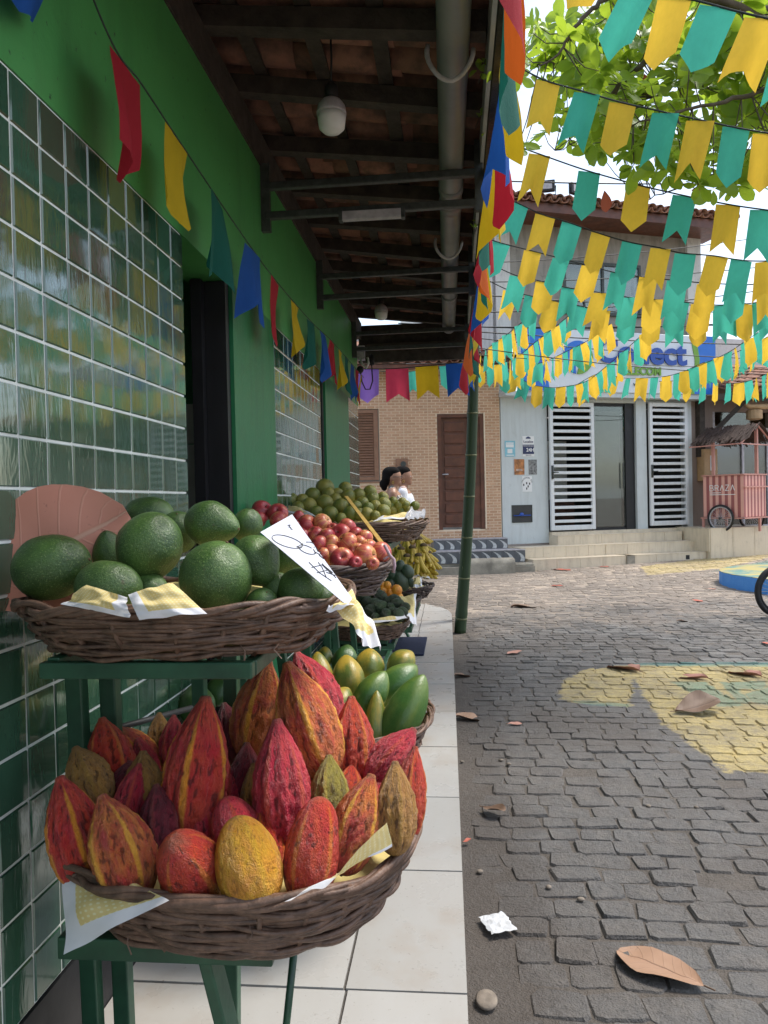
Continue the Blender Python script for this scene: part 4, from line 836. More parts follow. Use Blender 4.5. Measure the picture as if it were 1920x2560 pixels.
zl = .437; la = at(110, 2330, 1.17)
beam(t, 'shelf_rail', (-.655,1.16,zl),(-.30,1.16,zl), .03, .036); beam(t, 'shelf_rail', (-.64,1.55,zl),(-.25,1.55,zl), .03, .036); beam(t, 'shelf_rail', (-.64,1.18,zl-.001),(-.64,1.53,zl-.001), .03, .034); beam(t, 'shelf_rail', (-.29,1.18,zl-.001),(-.26,1.53,zl-.001), .03, .034)
a = at(512, 2372, 1.19); b = at(566, 2575, 1.19); d_ = (b-a)/(a.z-b.z); beam(t, 'leg', a+Vector((0,0,.02)), a+d_*(a.z-.0), .05, .02)
a = at(737, 2360, 1.33); b = at(716, 2560, 1.33); d_ = (b-a)/(a.z-b.z); q = MB(); q.tube([a, a+d_*a.z], .007, 8); q.build('leg_rod', M['stand'], t, True)
q = MB(); q.tube([at(225,1838,1.5), at(480,1770,1.75)], .007, 6); q.build('brace_rod', M['rubber'], t, True)
stand('green metal stand under the apple and papaya baskets', 1.95, 2.50, -.76, -.44, .815, .405, -.30)
stand('green metal stand under the green orange basket', 3.45, 4.12, -.76, -.30, .935, .31, -.36)
stand('green metal stand of the dark avocado basket, second from the far end', 4.30, 4.72, -.78, -.40, .33, .31, -.36)
stand('low green metal stand under mangoes and bananas at the far end', 5.02, 6.3, -.78, -.30, .34, .28, -.30)
basket('wide brown wicker basket heaped with big avocados on the upper shelf', -.486, 1.345, .905, .295, .235, .078, rows=10, stakes=24, sr=.0066)
basket('large brown wicker basket full of red cacao pods', -.39, 1.335, .455, .312, .272, .108, rows=11, stakes=26, wavy=.006, sr=.0078)
basket('dark wicker basket of red apples behind the avocados', -.52, 2.62, .835, .295, .27, .095, 'wicker2', 8, 22, sr=.008)
basket('brown wicker basket holding green papayas on the lower shelf', -.385, 2.17, .425, .305, .30, .10, rows=7, stakes=24)
basket('brown wicker basket heaped with green oranges', -.46, 3.80, .955, .325, .36, .085, 'wicker', 8, 26, sr=.006)
basket('small brown wicker basket of dark green avocados on the low shelf', -.54, 4.46, .35, .255, .25, .075, rows=6, stakes=22)
basket('dark wicker basket of mangoes near the far end', -.53, 5.25, .375, .28, .25, .085, 'wicker2', 6, 22)
basket('far wicker basket overflowing with bananas', -.50, 6.05, .37, .32, .28, .09, 'wicker2', 6, 22)
liner('yellow cloth under the avocados', -.492, 1.345, .955, .275, .21, .05); liner('yellow cloth under the cacao pods', -.415, 1.335, .52, .30, .24, .04); liner('pale cloth under the apples', -.52, 2.62, .90, .265, .24, .06); liner('yellow cloth under the papayas', -.385, 2.17, .49, .27, .27, .03)
liner('yellow cloth under the green oranges', -.46, 3.80, 1.015, .29, .32, .05); liner('yellow cloth under the dark avocados', -.54, 4.46, .41, .23, .22, .04); liner('yellow cloth under the mangoes', -.53, 5.25, .44, .25, .22, .04); liner('yellow cloth under the bananas', -.50, 6.05, .44, .28, .25, .05)
# ---------------- fruit meshes
def lathe_mesh(name, prof, nu, nv, disp, mat):
    """prof(t) radius for t in 0..1 along z -.5...5; disp(theta,t) multiplies it"""
    v = []; f = []
    for i in range(nv+1):
        t_ = i/nv; tt = .5-.5*math.cos(math.pi*t_)
        for j in range(nu):
            th = 2*math.pi*j/nu; r = prof(tt)*disp(th, tt); v.append((r*math.cos(th), r*math.sin(th), tt-.5))
    for i in range(nv):
        for j in range(nu): j2 = (j+1) % nu; f.append((i*nu+j, i*nu+j2, (i+1)*nu+j2, (i+1)*nu+j))
    f.append(tuple(range(nu))[::-1]); f.append(tuple(nv*nu+j for j in range(nu)))
    me = D.meshes.new(name); me.from_pydata(v, [], f)
    for p in me.polygons: p.use_smooth = True
    if mat: me.materials.append(mat)
    return me
def m_avocado(name, lo, hi, speck, sp=.5, bumpy=.15, scale=1):
    g = G(name); c = g.rco(30); a = g.mix(g.ramp(g.noise(2.6, 6, .7, c), [(.32, 0.), (.68, 1.)]), lo, hi); a = g.mix(g.math('MULTIPLY', g.rnd(), .5), a, tuple(x*.45 for x in lo)); a = g.mix(g.math('MULTIPLY', g.ramp(g.noise(1.4, 3, .5, c), [(.5, 0.), (.7, 1.)]), .45), a, tuple(x*1.7 for x in hi)); a = g.mix(g.math('MULTIPLY', g.ramp(g.vor(30*scale, c), [(.16, 1.), (.30, 0.)]), sp), a, speck)
    a = g.mix(g.ramp(g.noise(7, 6, .75, c), [(.61, 0.), (.69, .8)]), a, (.075,.055,.022)); g.bump(g.noise(26*scale, 5, .65, c), bumpy*1.6, .03); return g.set(a, g.ramp(g.noise(5, 3, .5, c), [(.3, .28), (.7, .48)]))
M['avocado'] = m_avocado('avocado_skin', (.032,.075,.018), (.072,.14,.030), (.22,.30,.10), .6); M['hass'] = m_avocado('dark_avocado_skin', (.014,.032,.012), (.03,.06,.02), (.06,.09,.03), .4, .5, .7)
av_round = [lathe_mesh('avocado', lambda t: .5*(max(0, 1-(2*t-1)**2))**.5*(1-.10*(t-.5)), 32, 22, lambda th, t, s=s: 1+.03*noise.noise(Vector((math.cos(th)*2, math.sin(th)*2, t*3+s))), M['avocado']) for s in (0, 9)]
av_pear = [lathe_mesh('avocado', lambda t, k=k: .47*(max(0, 1-(2*t-1)**2))**.5*(1-k*max(0, t-.45)**1.1), 32, 24, lambda th, t, s=k: 1+.035*noise.noise(Vector((math.cos(th)*2, math.sin(th)*2, t*3+s*20))), M['avocado']) for k in (.55, .75)]
for k_, m_ in enumerate(av_pear+av_round): pass
stem_me = MB().rev([(.014,-.01),(.016,.0),(.012,.012)], 8).mesh('stem', plain('stem_brown', (.12,.075,.035), .8, .3, 30))
def orient(axis, roll=0): z = axis.normalized(); x = z.orthogonal().normalized(); y = z.cross(x); m = Matrix((x, y, z)).transposed().to_4x4(); return m @ Matrix.Rotation(roll, 4, 'Z')
def fruit(name, me, c, axis, wd, ln, label, cat, group, roll=None, depth=None):
    o = D.objects.new(name, me); COL.objects.link(o); rl = R.uniform(0, 6.28) if roll is None else roll
    o.matrix_world = Matrix.Translation(c) @ orient(axis, rl) @ Matrix.Diagonal((wd, depth or wd, ln, 1)); WM[o.name] = o.matrix_world.copy(); return tag(o, label, cat, group)
def z3p(x, y): return .57866*x, 850+.57866*y
AV = [ # centre px (zoom), width, height, y, axis angle in the picture (deg, 0 = up), pear?, label
 (225,980,345,285,1.27,80,0,'scarred round avocado at the left in front of the salmon leaf'), (640,905,300,340,1.27,205,1,'large pear-shaped avocado left of centre in the top basket'), (935,1020,305,310,1.21,20,0,'big round pale-speckled avocado at the front centre'),
 (920,795,265,215,1.36,100,1,'avocado crowning the heap, stem turned right'), (640,770,240,150,1.47,80,0,'avocado half hidden at the back beneath the tile wall'), (1110,960,250,230,1.27,140,1,'avocado right of the big round one, behind the front row'),
 (1300,1085,222,200,1.265,60,0,'glossy dark avocado at the right front beneath the price card'), (1130,1145,160,140,1.215,30,0,'small avocado squeezed low at the front between two larger'), (470,1070,300,150,1.20,95,0,'avocado lying low behind the yellow cloth fold'),
 (1068,800,130,150,1.44,20,0,'avocado peeping out right behind the crowning one'), (770,830,170,190,1.42,10,0,'avocado in the shade between the two tallest ones'), (1225,930,200,190,1.36,60,0,'avocado in shade under the price card'), (478,920,150,220,1.38,0,1,'dark avocado behind the pear-shaped one on the left'), (1200,1075,130,150,1.27,0,0,'shaded avocado between the glossy right one and the centre'),
 (640,1080,200,130,1.25,90,0,'avocado in shade under the pear-shaped one'), (1390,1120,110,140,1.27,0,0,'avocado in shadow at the right end of the top basket'), (330,900,150,170,1.42,0,0,'avocado deep in the shade behind the scarred left one')]
for x, y, wd, hh, yy, an, pear, lab in AV:
    px, py = z3p(x, y); c = at(px, py, yy); k = .57866*yy/FPX*1.02; a_ = rad(an); axis = Vector((math.sin(a_), R.uniform(-.5,.1) if pear else R.uniform(-.6,.3), math.cos(a_)))
    ln, ww = (max(wd, hh)*k, min(wd, hh)*k); me = R.choice(av_pear) if pear else R.choice(av_round); ww = max(ww, ln*.78)
    o = fruit('avocado', me, c, axis, ww*1.03, ln, lab, 'avocado', 'big avocados in the top basket')
    s_ = D.objects.new('stem', stem_me); COL.objects.link(s_); s_.parent = o; s_.matrix_basis = Matrix.Translation((0,0,.5)) @ Matrix.Diagonal((1.6,1.6,1.4*ww/ln,1))
# ---------------- cacao
def cacao_mesh(seed, plump, rough_):
    nu, nv = 96, 84; v = []; f = []; rid = []; gro = []
    rr2 = random.Random(seed); ph = rr2.random()*6; lob = [rr2.uniform(.7,1.3) for _ in range(10)]
    for i in range(nv+1):
        t_ = i/nv; tt = .5-.5*math.cos(math.pi*t_); s0 = tt**.80; base = max(0, 1-abs(2*s0-1)**2.0)**(.50 if plump else .60)
        if tt > .55 and not plump: base *= 1-.34*((tt-.55)/.45)**1.6
        tip = .05*math.exp(-((1-tt)/.03)**2) if not plump else 0
        for j in range(nu):
            th = 2*math.pi*j/nu; l5 = math.cos(5*th+ph); l10 = math.cos(10*th+2*ph+.3*math.sin(4*tt)); en = math.sin(math.pi*min(1, max(0, tt)))**.5
            crest = .5+.5*l10; gr = max(0, l5)**5
            p3 = Vector((math.cos(th)*1.25, math.sin(th)*1.25, tt*1.9)); w1 = noise.noise(p3*5.5+Vector((seed*3.1,0,0))); w2 = noise.noise(p3*12+Vector((seed,5,0)))
            wart = (w1*.55+w2*.55); d = 1+en*((.050*(abs(l10)**.7)*math.copysign(1,l10)*lob[int((th/(2*math.pi))*10) % 10]+.045*l5)*(.3 if plump else 1)+rough_*wart)
            r = .5*base*d+tip; v.append((r*math.cos(th), r*math.sin(th), tt-.5)); rid.append(max(0, min(1, .5+wart*1.1+(.0 if plump else .18*l10)))); gro.append(gr*en)
    for i in range(nv):
        for j in range(nu): j2 = (j+1) % nu; f.append((i*nu+j, i*nu+j2, (i+1)*nu+j2, (i+1)*nu+j))
    f.append(tuple(range(nu))[::-1]); f.append(tuple(nv*nu+j for j in range(nu)))
    me = D.meshes.new('cacao_pod'); me.from_pydata(v, [], f); a1 = me.attributes.new('wart', 'FLOAT', 'POINT'); a1.data.foreach_set('value', rid); a2 = me.attributes.new('groove', 'FLOAT', 'POINT'); a2.data.foreach_set('value', gro)
    for p in me.polygons: p.use_smooth = True
    return me
CAC = [cacao_mesh(s, 0, .12) for s in (1, 2, 3, 4)]; CACP = [cacao_mesh(s, 1, .04) for s in (7, 8)]
def m_cacao(name, c1, c2, stripe, amt, dark=(.05,.014,.012), spots=.5):
    g = G(name); c = g.rco(30); wa = g.attr('wart').outputs['Fac']; gr = g.attr('groove').outputs['Fac']
    sep = g.n('ShaderNodeSeparateXYZ'); g.put(sep.inputs[0], g.coord())
    a = g.mix(g.ramp(g.noise(3.4, 6, .72, c, .5), [(.38, 0.), (.62, 1.)]), c1, c2); a = g.mix(g.math('MULTIPLY', g.ramp(g.noise(6.5, 5, .7, g.vmath('ADD', c, (3.,1.,0.))), [(.5, 0.), (.68, 1.)]), .35), a, tuple(x*.45 for x in c1))
    sm = g.math('MULTIPLY', g.ramp(g.math('ADD', gr, g.math('MULTIPLY', g.math('SUBTRACT', g.noise(4, 4, .7, c), .5), 1.1)), [(.35, 0.), (.75, 1.)]), amt); a = g.mix(sm, a, stripe)
    a = g.mix(g.ramp(wa, [(.08, .7), (.30, 0.)]), a, dark)
    a = g.mix(g.ramp(g.noise(9, 6, .8, c), [(.66, 0.), (.71, spots)]), a, (.035,.018,.012))
    a = g.mix(g.ramp(g.math('ADD', sep.outputs[2], g.math('MULTIPLY', g.noise(5, 4, .6, c), .14)), [(.50, 0.), (.60, .7)]), a, (.19,.11,.06))
    g.bump(g.math('ADD', g.noise(13, 5, .7, c), g.math('MULTIPLY', g.noise(40, 4, .6, c), .4)), .6, .05); return g.set(a, g.ramp(g.noise(6, 4, .6, c), [(.3, .26), (.7, .48)]))
CM = {'crimson': m_cacao('crimson_pod', (.46,.02,.05), (.56,.06,.065), (.58,.13,.03), .35), 'red': m_cacao('red_pod', (.48,.022,.03), (.56,.07,.035), (.72,.28,.025), .9), 'redorange': m_cacao('red_orange_pod', (.58,.075,.025), (.46,.028,.03), (.66,.22,.03), .6),
 'orange': m_cacao('orange_pod', (.62,.20,.045), (.46,.05,.04), (.72,.34,.04), .95, (.10,.03,.015)), 'yellow': m_cacao('yellow_pod', (.68,.36,.025), (.62,.25,.03), (.62,.36,.03), .6, (.30,.11,.015), .9), 'maroon': m_cacao('maroon_pod', (.14,.02,.03), (.24,.03,.042), (.20,.06,.03), .3, (.03,.01,.012)),
 'brown': m_cacao('brown_yellow_pod', (.36,.17,.05), (.44,.23,.055), (.40,.22,.05), .8, (.07,.03,.015)), 'green': m_cacao('green_yellow_pod', (.34,.28,.05), (.24,.20,.045), (.48,.36,.06), .7, (.10,.045,.02), .6)}
CACM = {}
def cac_me(k, i, plump):
    key = (k, i, plump)
    if key not in CACM: me = (CACP if plump else CAC)[i].copy(); me.materials.append(CM[k]); CACM[key] = me
    return CACM[key]
def z5p(x, y): return .66305*x, 1650+.66305*y
CP = [ # tip x,y, foot x,y, width, depth y, colour, plump, label
 (775,150,715,690,240,1.25,'red',0,'tall red cacao pod with yellow stripes standing left of centre'), (1045,235,1080,730,215,1.24,'crimson',0,'smooth crimson cacao pod standing upright at the centre'), (1085,20,1235,450,225,1.36,'orange',0,'tallest orange cacao pod leaning left behind the centre'),
 (1120,-20,1250,260,170,1.46,'crimson',0,'crimson cacao pod mostly hidden behind the tallest orange one'), (1010,10,945,380,190,1.45,'orange',0,'orange and brown cacao pod left of the tallest one'), (1325,145,1335,480,160,1.38,'redorange',0,'bright red warty cacao pod at the right back'),
 (1560,265,1390,480,150,1.36,'crimson',0,'crimson cacao pod leaning to the right rim'), (1565,335,1520,690,130,1.26,'redorange',0,'orange red cacao pod at the far right rim'), (1490,390,1490,730,150,1.19,'brown',0,'tan cacao pod with a row of black dots at the right'), (1400,440,1290,800,185,1.17,'orange',0,'dull orange cacao pod second from the right at the front'),
 (1240,365,1250,640,145,1.27,'green',0,'greenish yellow cacao pod right of centre'), (1325,400,1310,560,110,1.31,'redorange',0,'small pink cacao pod tip behind the dull orange one'), (1210,525,1150,900,215,1.13,'redorange',1,'orange red cacao pod at the front right above the cloth'),
 (890,598,975,930,250,1.09,'yellow',1,'smooth yellow cacao pod with black specks at the front'), (712,690,725,905,262,1.10,'redorange',1,'round orange cacao pod seen end-on at the front'), (850,525,930,760,190,1.19,'crimson',1,'red cacao pod wedged behind the yellow one'),
 (385,520,520,905,235,1.11,'orange',0,'orange red warty cacao pod at the front left'), (228,450,350,870,215,1.15,'red',0,'red cacao pod with a yellow flank at the left end'), (285,335,385,560,165,1.27,'brown',0,'tan and orange cacao pod at the left back'), (385,225,440,500,170,1.35,'redorange',0,'dusky red cacao pod at the back left by the green post'),
 (440,258,600,420,120,1.46,'orange',0,'brownish cacao pod lying at the back left'), (490,385,445,560,120,1.30,'maroon',0,'small maroon cacao pod left of the brown one'), (540,350,545,620,165,1.27,'brown',0,'brown and gold cacao pod left of the tall striped one'), (590,475,615,740,150,1.19,'maroon',0,'dark maroon cacao pod low at the left centre'),
 (600,203,600,380,95,1.50,'brown',0,'thin brown cacao pod tip at the very back'), (655,213,650,430,110,1.47,'crimson',0,'crimson cacao pod tip at the back beside the striped one'), (845,168,895,400,125,1.46,'maroon',0,'wrinkled dark maroon cacao pod at the back centre'), (930,318,915,600,140,1.36,'maroon',0,'dark maroon cacao pod behind the smooth crimson one'),
 (955,395,965,640,110,1.31,'brown',0,'brown cacao pod edge showing left of the crimson one'), (865,410,850,620,120,1.33,'crimson',0,'red cacao pod half hidden right of the tall striped one'), (700,560,720,800,160,1.30,'maroon',0,'shaded cacao pod under the tall striped one'), (1060,640,1050,850,170,1.28,'maroon',0,'shaded cacao pod between the yellow and orange red ones'),
 (525,395,470,640,120,1.24,'crimson',0,'slim crimson cacao pod left of the brown and gold one'), (1170,300,1180,560,120,1.44,'redorange',0,'orange red cacao pod in shade under the tallest one'), (330,520,400,760,150,1.22,'crimson',0,'crimson cacao pod between the two front left ones'), (1430,470,1410,700,130,1.27,'crimson',0,'crimson cacao pod deep at the right'), (520,300,560,500,120,1.42,'crimson',0,'dusky crimson cacao pod at the back above the brown and gold one'), (760,500,790,760,150,1.22,'crimson',0,'crimson cacao pod under the tall striped one'), (980,560,1010,820,150,1.19,'redorange',0,'orange red cacao pod between yellow and crimson ones')]
for i, (x0, y0, x1, y1, wd, yy, col, pl, lab) in enumerate(CP):
    foot = at(*z5p(x1, y1), yy); tip = at(*z5p(x0, y0), yy+.05); ax = tip-foot; wq = wd*.66305*yy/FPX
    if lab.startswith('round'): tip = at(*z5p(x0, y0), yy-.02); ax = Vector((-.05,-.6,.8)).normalized()*.17; foot = at(*z5p(722, 792), yy+.02)-ax*.5; wq *= .97
    o = fruit('cacao_pod', cac_me(col, i % (2 if pl else 4), pl), foot+ax*.5, ax, wq*1.02, ax.length*1.06, lab, 'cacao pod', 'cacao pods in the large basket')
    if i % 3 != 2: s_ = D.objects.new('stem', stem_me); COL.objects.link(s_); s_.parent = o; s_.matrix_basis = Matrix.Translation((0,0,-.5)) @ Matrix.Diagonal((2,2,1,1))
# ---------------- papayas
def m_papaya(name, a1, a2, a3):
    g = G(name); c = g.rco(30); sep = g.n('ShaderNodeSeparateXYZ'); g.put(sep.inputs[0], g.coord())
    a = g.mix(g.noise(3, 4, .6, c), a1, a2); a = g.mix(g.ramp(g.math('ADD', g.noise(1.7, 4, .6, c), g.math('MULTIPLY', sep.outputs[2], .25)), [(.45, 0.), (.66, 1.)]), a, a3); a = g.mix(g.ramp(g.noise(6, 6, .75, c), [(.66, 0.), (.74, .7)]), a, (.035,.05,.015)); g.bump(g.noise(20, 4, .6, c), .12, .03); return g.set(a, .36)
PM = {'g': m_papaya('green_papaya_skin', (.030,.095,.018), (.06,.145,.024), (.11,.17,.028)), 'y': m_papaya('turning_papaya_skin', (.09,.13,.022), (.14,.165,.028), (.36,.25,.03)), 'd': m_papaya('dark_papaya_skin', (.03,.085,.02), (.05,.12,.025), (.07,.13,.03))}
PAP = {k: lathe_mesh('papaya', lambda t: .5*(math.sin(math.pi*t**1.12)**.62)*(1-.16*(t-.4)), 40, 28, lambda th, t: 1+.035*math.cos(5*th)*math.sin(math.pi*t)+.02*noise.noise(Vector((math.cos(th)*2, math.sin(th)*2, t*3))), m_) for k, m_ in PM.items()}
def zp(x, y): return 430+.42194*x, 1600+.42194*y
PP = [(1495,205,1285,600,250,2.02,'g','largest green papaya leaning on the right rim'), (1450,150,1235,345,215,2.20,'g','green papaya lying behind the largest one'), (1265,185,1120,430,205,2.10,'g','green papaya left of the largest one'), (1215,298,1200,660,140,2.0,'y','slim yellow green papaya with a dark blotch at the front'),
 (1030,88,1050,330,210,2.22,'y','pear-shaped yellow green papaya at the middle'), (860,68,895,370,180,2.25,'y','yellow-cheeked papaya behind the tallest cacao pod'), (1045,28,1010,200,170,2.40,'d','dark green papaya at the back of the basket'), (1175,50,1160,240,200,2.36,'y','golden papaya under the hanging cloth'), (1045,283,955,440,170,2.05,'y','small papaya low at the middle front'),
 (1425,72,1310,190,170,2.36,'y','yellow tipped papaya at the right back'), (130,262,160,480,240,2.15,'d','dark green papaya at the left behind the striped cacao'), (375,268,395,500,170,2.10,'g','light green papaya left of the orange cacao pod'), (275,232,270,330,170,2.30,'d','dull papaya deep in the shade at the left'), (905,40,905,150,100,2.42,'y','yellow papaya tip at the very back'), (960,408,950,500,100,1.98,'g','small green papaya edge beside the red cacao pod')]
for x0, y0, x1, y1, wd, yy, k, lab in PP:
    foot = at(*zp(x1, y1), yy); tip = at(*zp(x0, y0), yy+.06); ax = tip-foot
    wq = wd*.42194*yy/FPX*.96; foot = foot-ax*.22; ax = tip-foot
    if ax.length < wq*1.35: ax = ax.normalized()*wq*1.35; foot = tip-ax
    o = fruit('papaya', PAP[k], foot+ax*.5, ax, wq, ax.length, lab, 'papaya', 'papayas in the lower basket'); s_ = D.objects.new('stem', stem_me); COL.objects.link(s_); s_.parent = o; s_.matrix_basis = Matrix.Translation((0,0,-.5)) @ Matrix.Diagonal((2,2,1.2,1))
# ---------------- apples, oranges and the rest
def m_apple():
    g = G('apple_skin'); c = g.rco(30); sep = g.n('ShaderNodeSeparateXYZ'); g.put(sep.inputs[0], g.coord())
    an = g.math('ARCTAN2', sep.outputs[1], sep.outputs[0]); cv = g.n('ShaderNodeCombineXYZ'); g.put(cv.inputs[0], g.math('MULTIPLY', an, 7.0)); g.put(cv.inputs[1], g.math('MULTIPLY', sep.outputs[2], 2.2)); g.put(cv.inputs[2], g.math('MULTIPLY', g.rnd(), 30.))
    st_ = g.noise(1.0, 5, .7, cv.outputs[0]); pa = g.noise(1.6, 3, .6, c); f = g.math('ADD', g.math('MULTIPLY', st_, .55), g.math('MULTIPLY', pa, .6)); f = g.math('ADD', f, g.math('MULTIPLY', g.math('SUBTRACT', g.rnd(), .5), .22))
    a = g.ramp(f, [(.42, (.66,.38,.13)), (.52, (.54,.16,.075)), (.62, (.42,.05,.055)), (.76, (.30,.022,.035))]); a = g.mix(g.ramp(g.vor(30, c), [(.08, .5), (.14, 0.)]), a, (.6,.4,.2)); return g.set(a, .38)
apple_me = lathe_mesh('apple', lambda t: .5*(max(0,1-(2*t-1)**2)**.5)*(1+.12*(t-.5)), 32, 22, lambda th, t: 1+.02*math.cos(5*th)*(1-t), m_apple())
for v in apple_me.vertices:
    r = math.hypot(v.co.x, v.co.y)
    v.co.z = v.co.z*.92 - (.16*math.exp(-(r/.13)**2) if v.co.z > 0 else -.08*math.exp(-(r/.12)**2))
def m_citrus(name, a1, a2, a3, sc=1.5):
    g = G(name); c = g.rco(30); a = g.mix(g.ramp(g.math('ADD', g.noise(sc, 3, .6, c), g.math('MULTIPLY', g.math('SUBTRACT', g.rnd(), .5), .35)), [(.35, 0.), (.62, 1.)]), a1, a2); a = g.mix(g.ramp(g.noise(5, 5, .7, c), [(.6, 0.), (.72, .6)]), a, a3); g.bump(g.noise(48, 2, .5, c), .25, .02); return g.set(a, .38)
M['lime'] = m_citrus('green_orange_skin', (.12,.15,.022), (.25,.225,.04), (.19,.13,.05)); M['orange'] = m_citrus('orange_skin', (.62,.20,.015), (.68,.30,.02), (.60,.26,.02)); M['mango'] = m_citrus('mango_skin', (.035,.065,.035), (.055,.08,.045), (.075,.045,.05))
orange_me = lathe_mesh('orange', lambda t: .5*(max(0,1-(2*t-1)**2)**.5), 28, 18, lambda th, t: 1+.012*noise.noise(Vector((math.cos(th)*2, math.sin(th)*2, t*2))), M['lime'])
for v in orange_me.vertices:
    r = math.hypot(v.co.x, v.co.y)
    if v.co.z > 0: v.co.z -= .04*math.exp(-(r/.08)**2)
orange2 = orange_me.copy(); orange2.materials.clear(); orange2.materials.append(M['orange'])
hass_me = lathe_mesh('avocado', lambda t: .5*(max(0,1-(2*t-1)**2)**.5)*(1-.25*max(0,t-.5)), 28, 20, lambda th, t: 1+.05*noise.noise(Vector((math.cos(th)*5, math.sin(th)*5, t*9))), M['hass'])
mango_me = lathe_mesh('mango', lambda t: .5*(max(0,1-(2*t-1)**2)**.5)*(1+.1*(.5-t)), 28, 20, lambda th, t: 1+.03*noise.noise(Vector((math.cos(th)*2, math.sin(th)*2, t*2))), M['mango'])
def z4(x, y): return 600+.33152*x, 1150+.33152*y
cap_me = MB().rev([(.0,.30),(.06,.305),(.07,.33),(.03,.345)], 8).mesh('stem', D.materials['stem_brown'])
AP = [(165,385,76),(285,405,72),(135,455,62),(290,455,62),(505,490,72),(620,480,70),(565,565,62),(655,580,62),(760,560,72),(810,505,62),(810,632,80),(690,630,62),(685,705,66),(770,752,84),(945,727,86),(870,565,56),(940,590,58),(965,655,60),(1065,695,72),(905,625,52),(870,775,48),(600,640,64),(440,430,46),(700,520,42),(420,500,55),(470,570,60),(880,690,60),(1000,780,46),(620,720,60)]
AL = {0:'red apple topping the left of the heap against the green pillar',1:'pale yellow apple second from the left of the heap',10:'deep red apple at the front centre of the apple heap',13:'orange blushed apple lowest at the front left of the apples',14:'large yellow and red streaked apple at the front right',18:'dark red apple at the right end of the apple basket',4:'deep red apple behind the tip of the white card',5:'red apple at the back of the heap above the card'}
AL.update({2:'dull red apple low behind the crowning avocado',3:'brownish apple behind the top of the white card',6:'red apple touching the right edge of the white card'})
AR = rows([a[:2] for a in AP], 4)
for i, (x, y, r) in enumerate(AP):
    yy = 2.95-(y-380)/400*.55; px, py = z4(x, y); o = fruit('apple', apple_me, at(px, py, yy), Vector((R.gauss(0,.7),R.gauss(-.3,.6),R.uniform(.1,1))), 2*r*.33152*yy/FPX*1.13, 2*r*.33152*yy/FPX*1.09, AL.get(i, 'red and yellow streaked apple, '+AR[i]), 'apple', 'apples in the dark basket')
    s_ = D.objects.new('stem', stem_me); COL.objects.link(s_); s_.parent = o; s_.matrix_basis = Matrix.Translation((0,0,.36)) @ Matrix.Diagonal((1.5,1.5,7,1))
LM = [(640,210,64),(548,268,56),(670,262,50),(735,255,42),(795,215,48),(815,275,52),(895,262,46),(980,240,47),(1003,295,48),(380,305,56),(470,305,46),(520,345,56),(640,325,60),(760,350,57),(870,355,47),(925,325,44),(965,365,44),(575,395,47),(680,410,58),(835,405,57),(955,410,50),(1085,335,50),(1080,390,52),(1150,380,42),(1195,345,38),(1075,285,42),(1155,310,32),(1225,315,30),(1250,340,34),(1320,345,32),(1020,420,36),(1210,385,34),(720,300,45),(900,410,44),(1020,350,44),(1130,345,40),(440,360,46),(1270,375,34),(600,440,40),(760,440,40)]
LL = {0:'largest green orange at the top of the heap', 9:'brownish orange at the left end of the green orange heap', 5:'glossy green orange pierced by the yellow stick', 29:'small yellow orange at the right end beside the grey bag', 8:'olive orange high on the right of the heap', 4:'green orange at the top next to the largest one', 21:'brown blotched orange at the right of the heap', 22:'bright green orange at the lower right of the heap', 18:'olive green orange low at the front centre of the heap'}
LR = rows([a[:2] for a in LM], 4)
for i, (x, y, r) in enumerate(LM):
    yy = (4.0-(y-200)/240*.45) if x < 1100 else 4.15; px, py = z4(x, y); o = fruit('orange', orange_me, at(px, py, yy), Vector((R.gauss(0,1),R.gauss(-.4,.8),R.gauss(0,1))), 2*r*.33152*yy/FPX*1.13, 2*r*.33152*yy/FPX*1.1, LL.get(i, 'green olive orange, '+LR[i]), 'orange', 'green oranges in the basket')
    s_ = D.objects.new('stem', stem_me); COL.objects.link(s_); s_.parent = o; s_.matrix_basis = Matrix.Translation((0,0,.46)) @ Matrix.Diagonal((2.5,2.5,1.5,1))
SA = [(1060,1030,52),(980,1010,46),(930,1040,52),(1010,970,52),(1050,1115,64),(1115,1065,40),(1165,1060,50),(1185,1090,52),(1130,1115,40),(1245,1110,40),(1190,1170,52),(1100,1175,52),(1225,1145,42),(1010,1085,48),(1020,1185,36),(915,1000,44),(960,1080,48),(980,1140,48),(1150,1150,44)]
SR = rows([a[:2] for a in SA], 3)
for i, (x, y, r) in enumerate(SA):
    yy = 4.6-(y-970)/220*.32; px, py = z4(x, y); fruit('avocado', hass_me, at(px, py, yy), Vector((R.gauss(0,1),R.gauss(0,.5),R.gauss(0,.7))), 2*r*.33152*yy/FPX*.98, 2*r*.33152*yy/FPX*1.12, 'small dark green avocado, '+SR[i], 'avocado', 'small dark avocados')
for i, (x, y, r, l) in enumerate(((1075,985,42,'orange half hidden left of the bright ones'),(1110,945,32,'small yellow orange behind the bright pair'),(1130,1000,38,'yellow orange in front among the dark avocados'),(1180,982,44,'brightest orange above the dark avocados'),(1070,940,26,'small orange fruit at the left above the dark avocados'),(1195,1040,40,'brownish orange under the brightest one'))):
    yy = 4.72; px, py = z4(x, y); fruit('orange', orange2, at(px, py, yy), Vector((R.gauss(0,1),-.3,R.gauss(0,1))), 2*r*.33152*yy/FPX, 2*r*.33152*yy/FPX, l, 'orange', 'ripe oranges above the dark avocados')
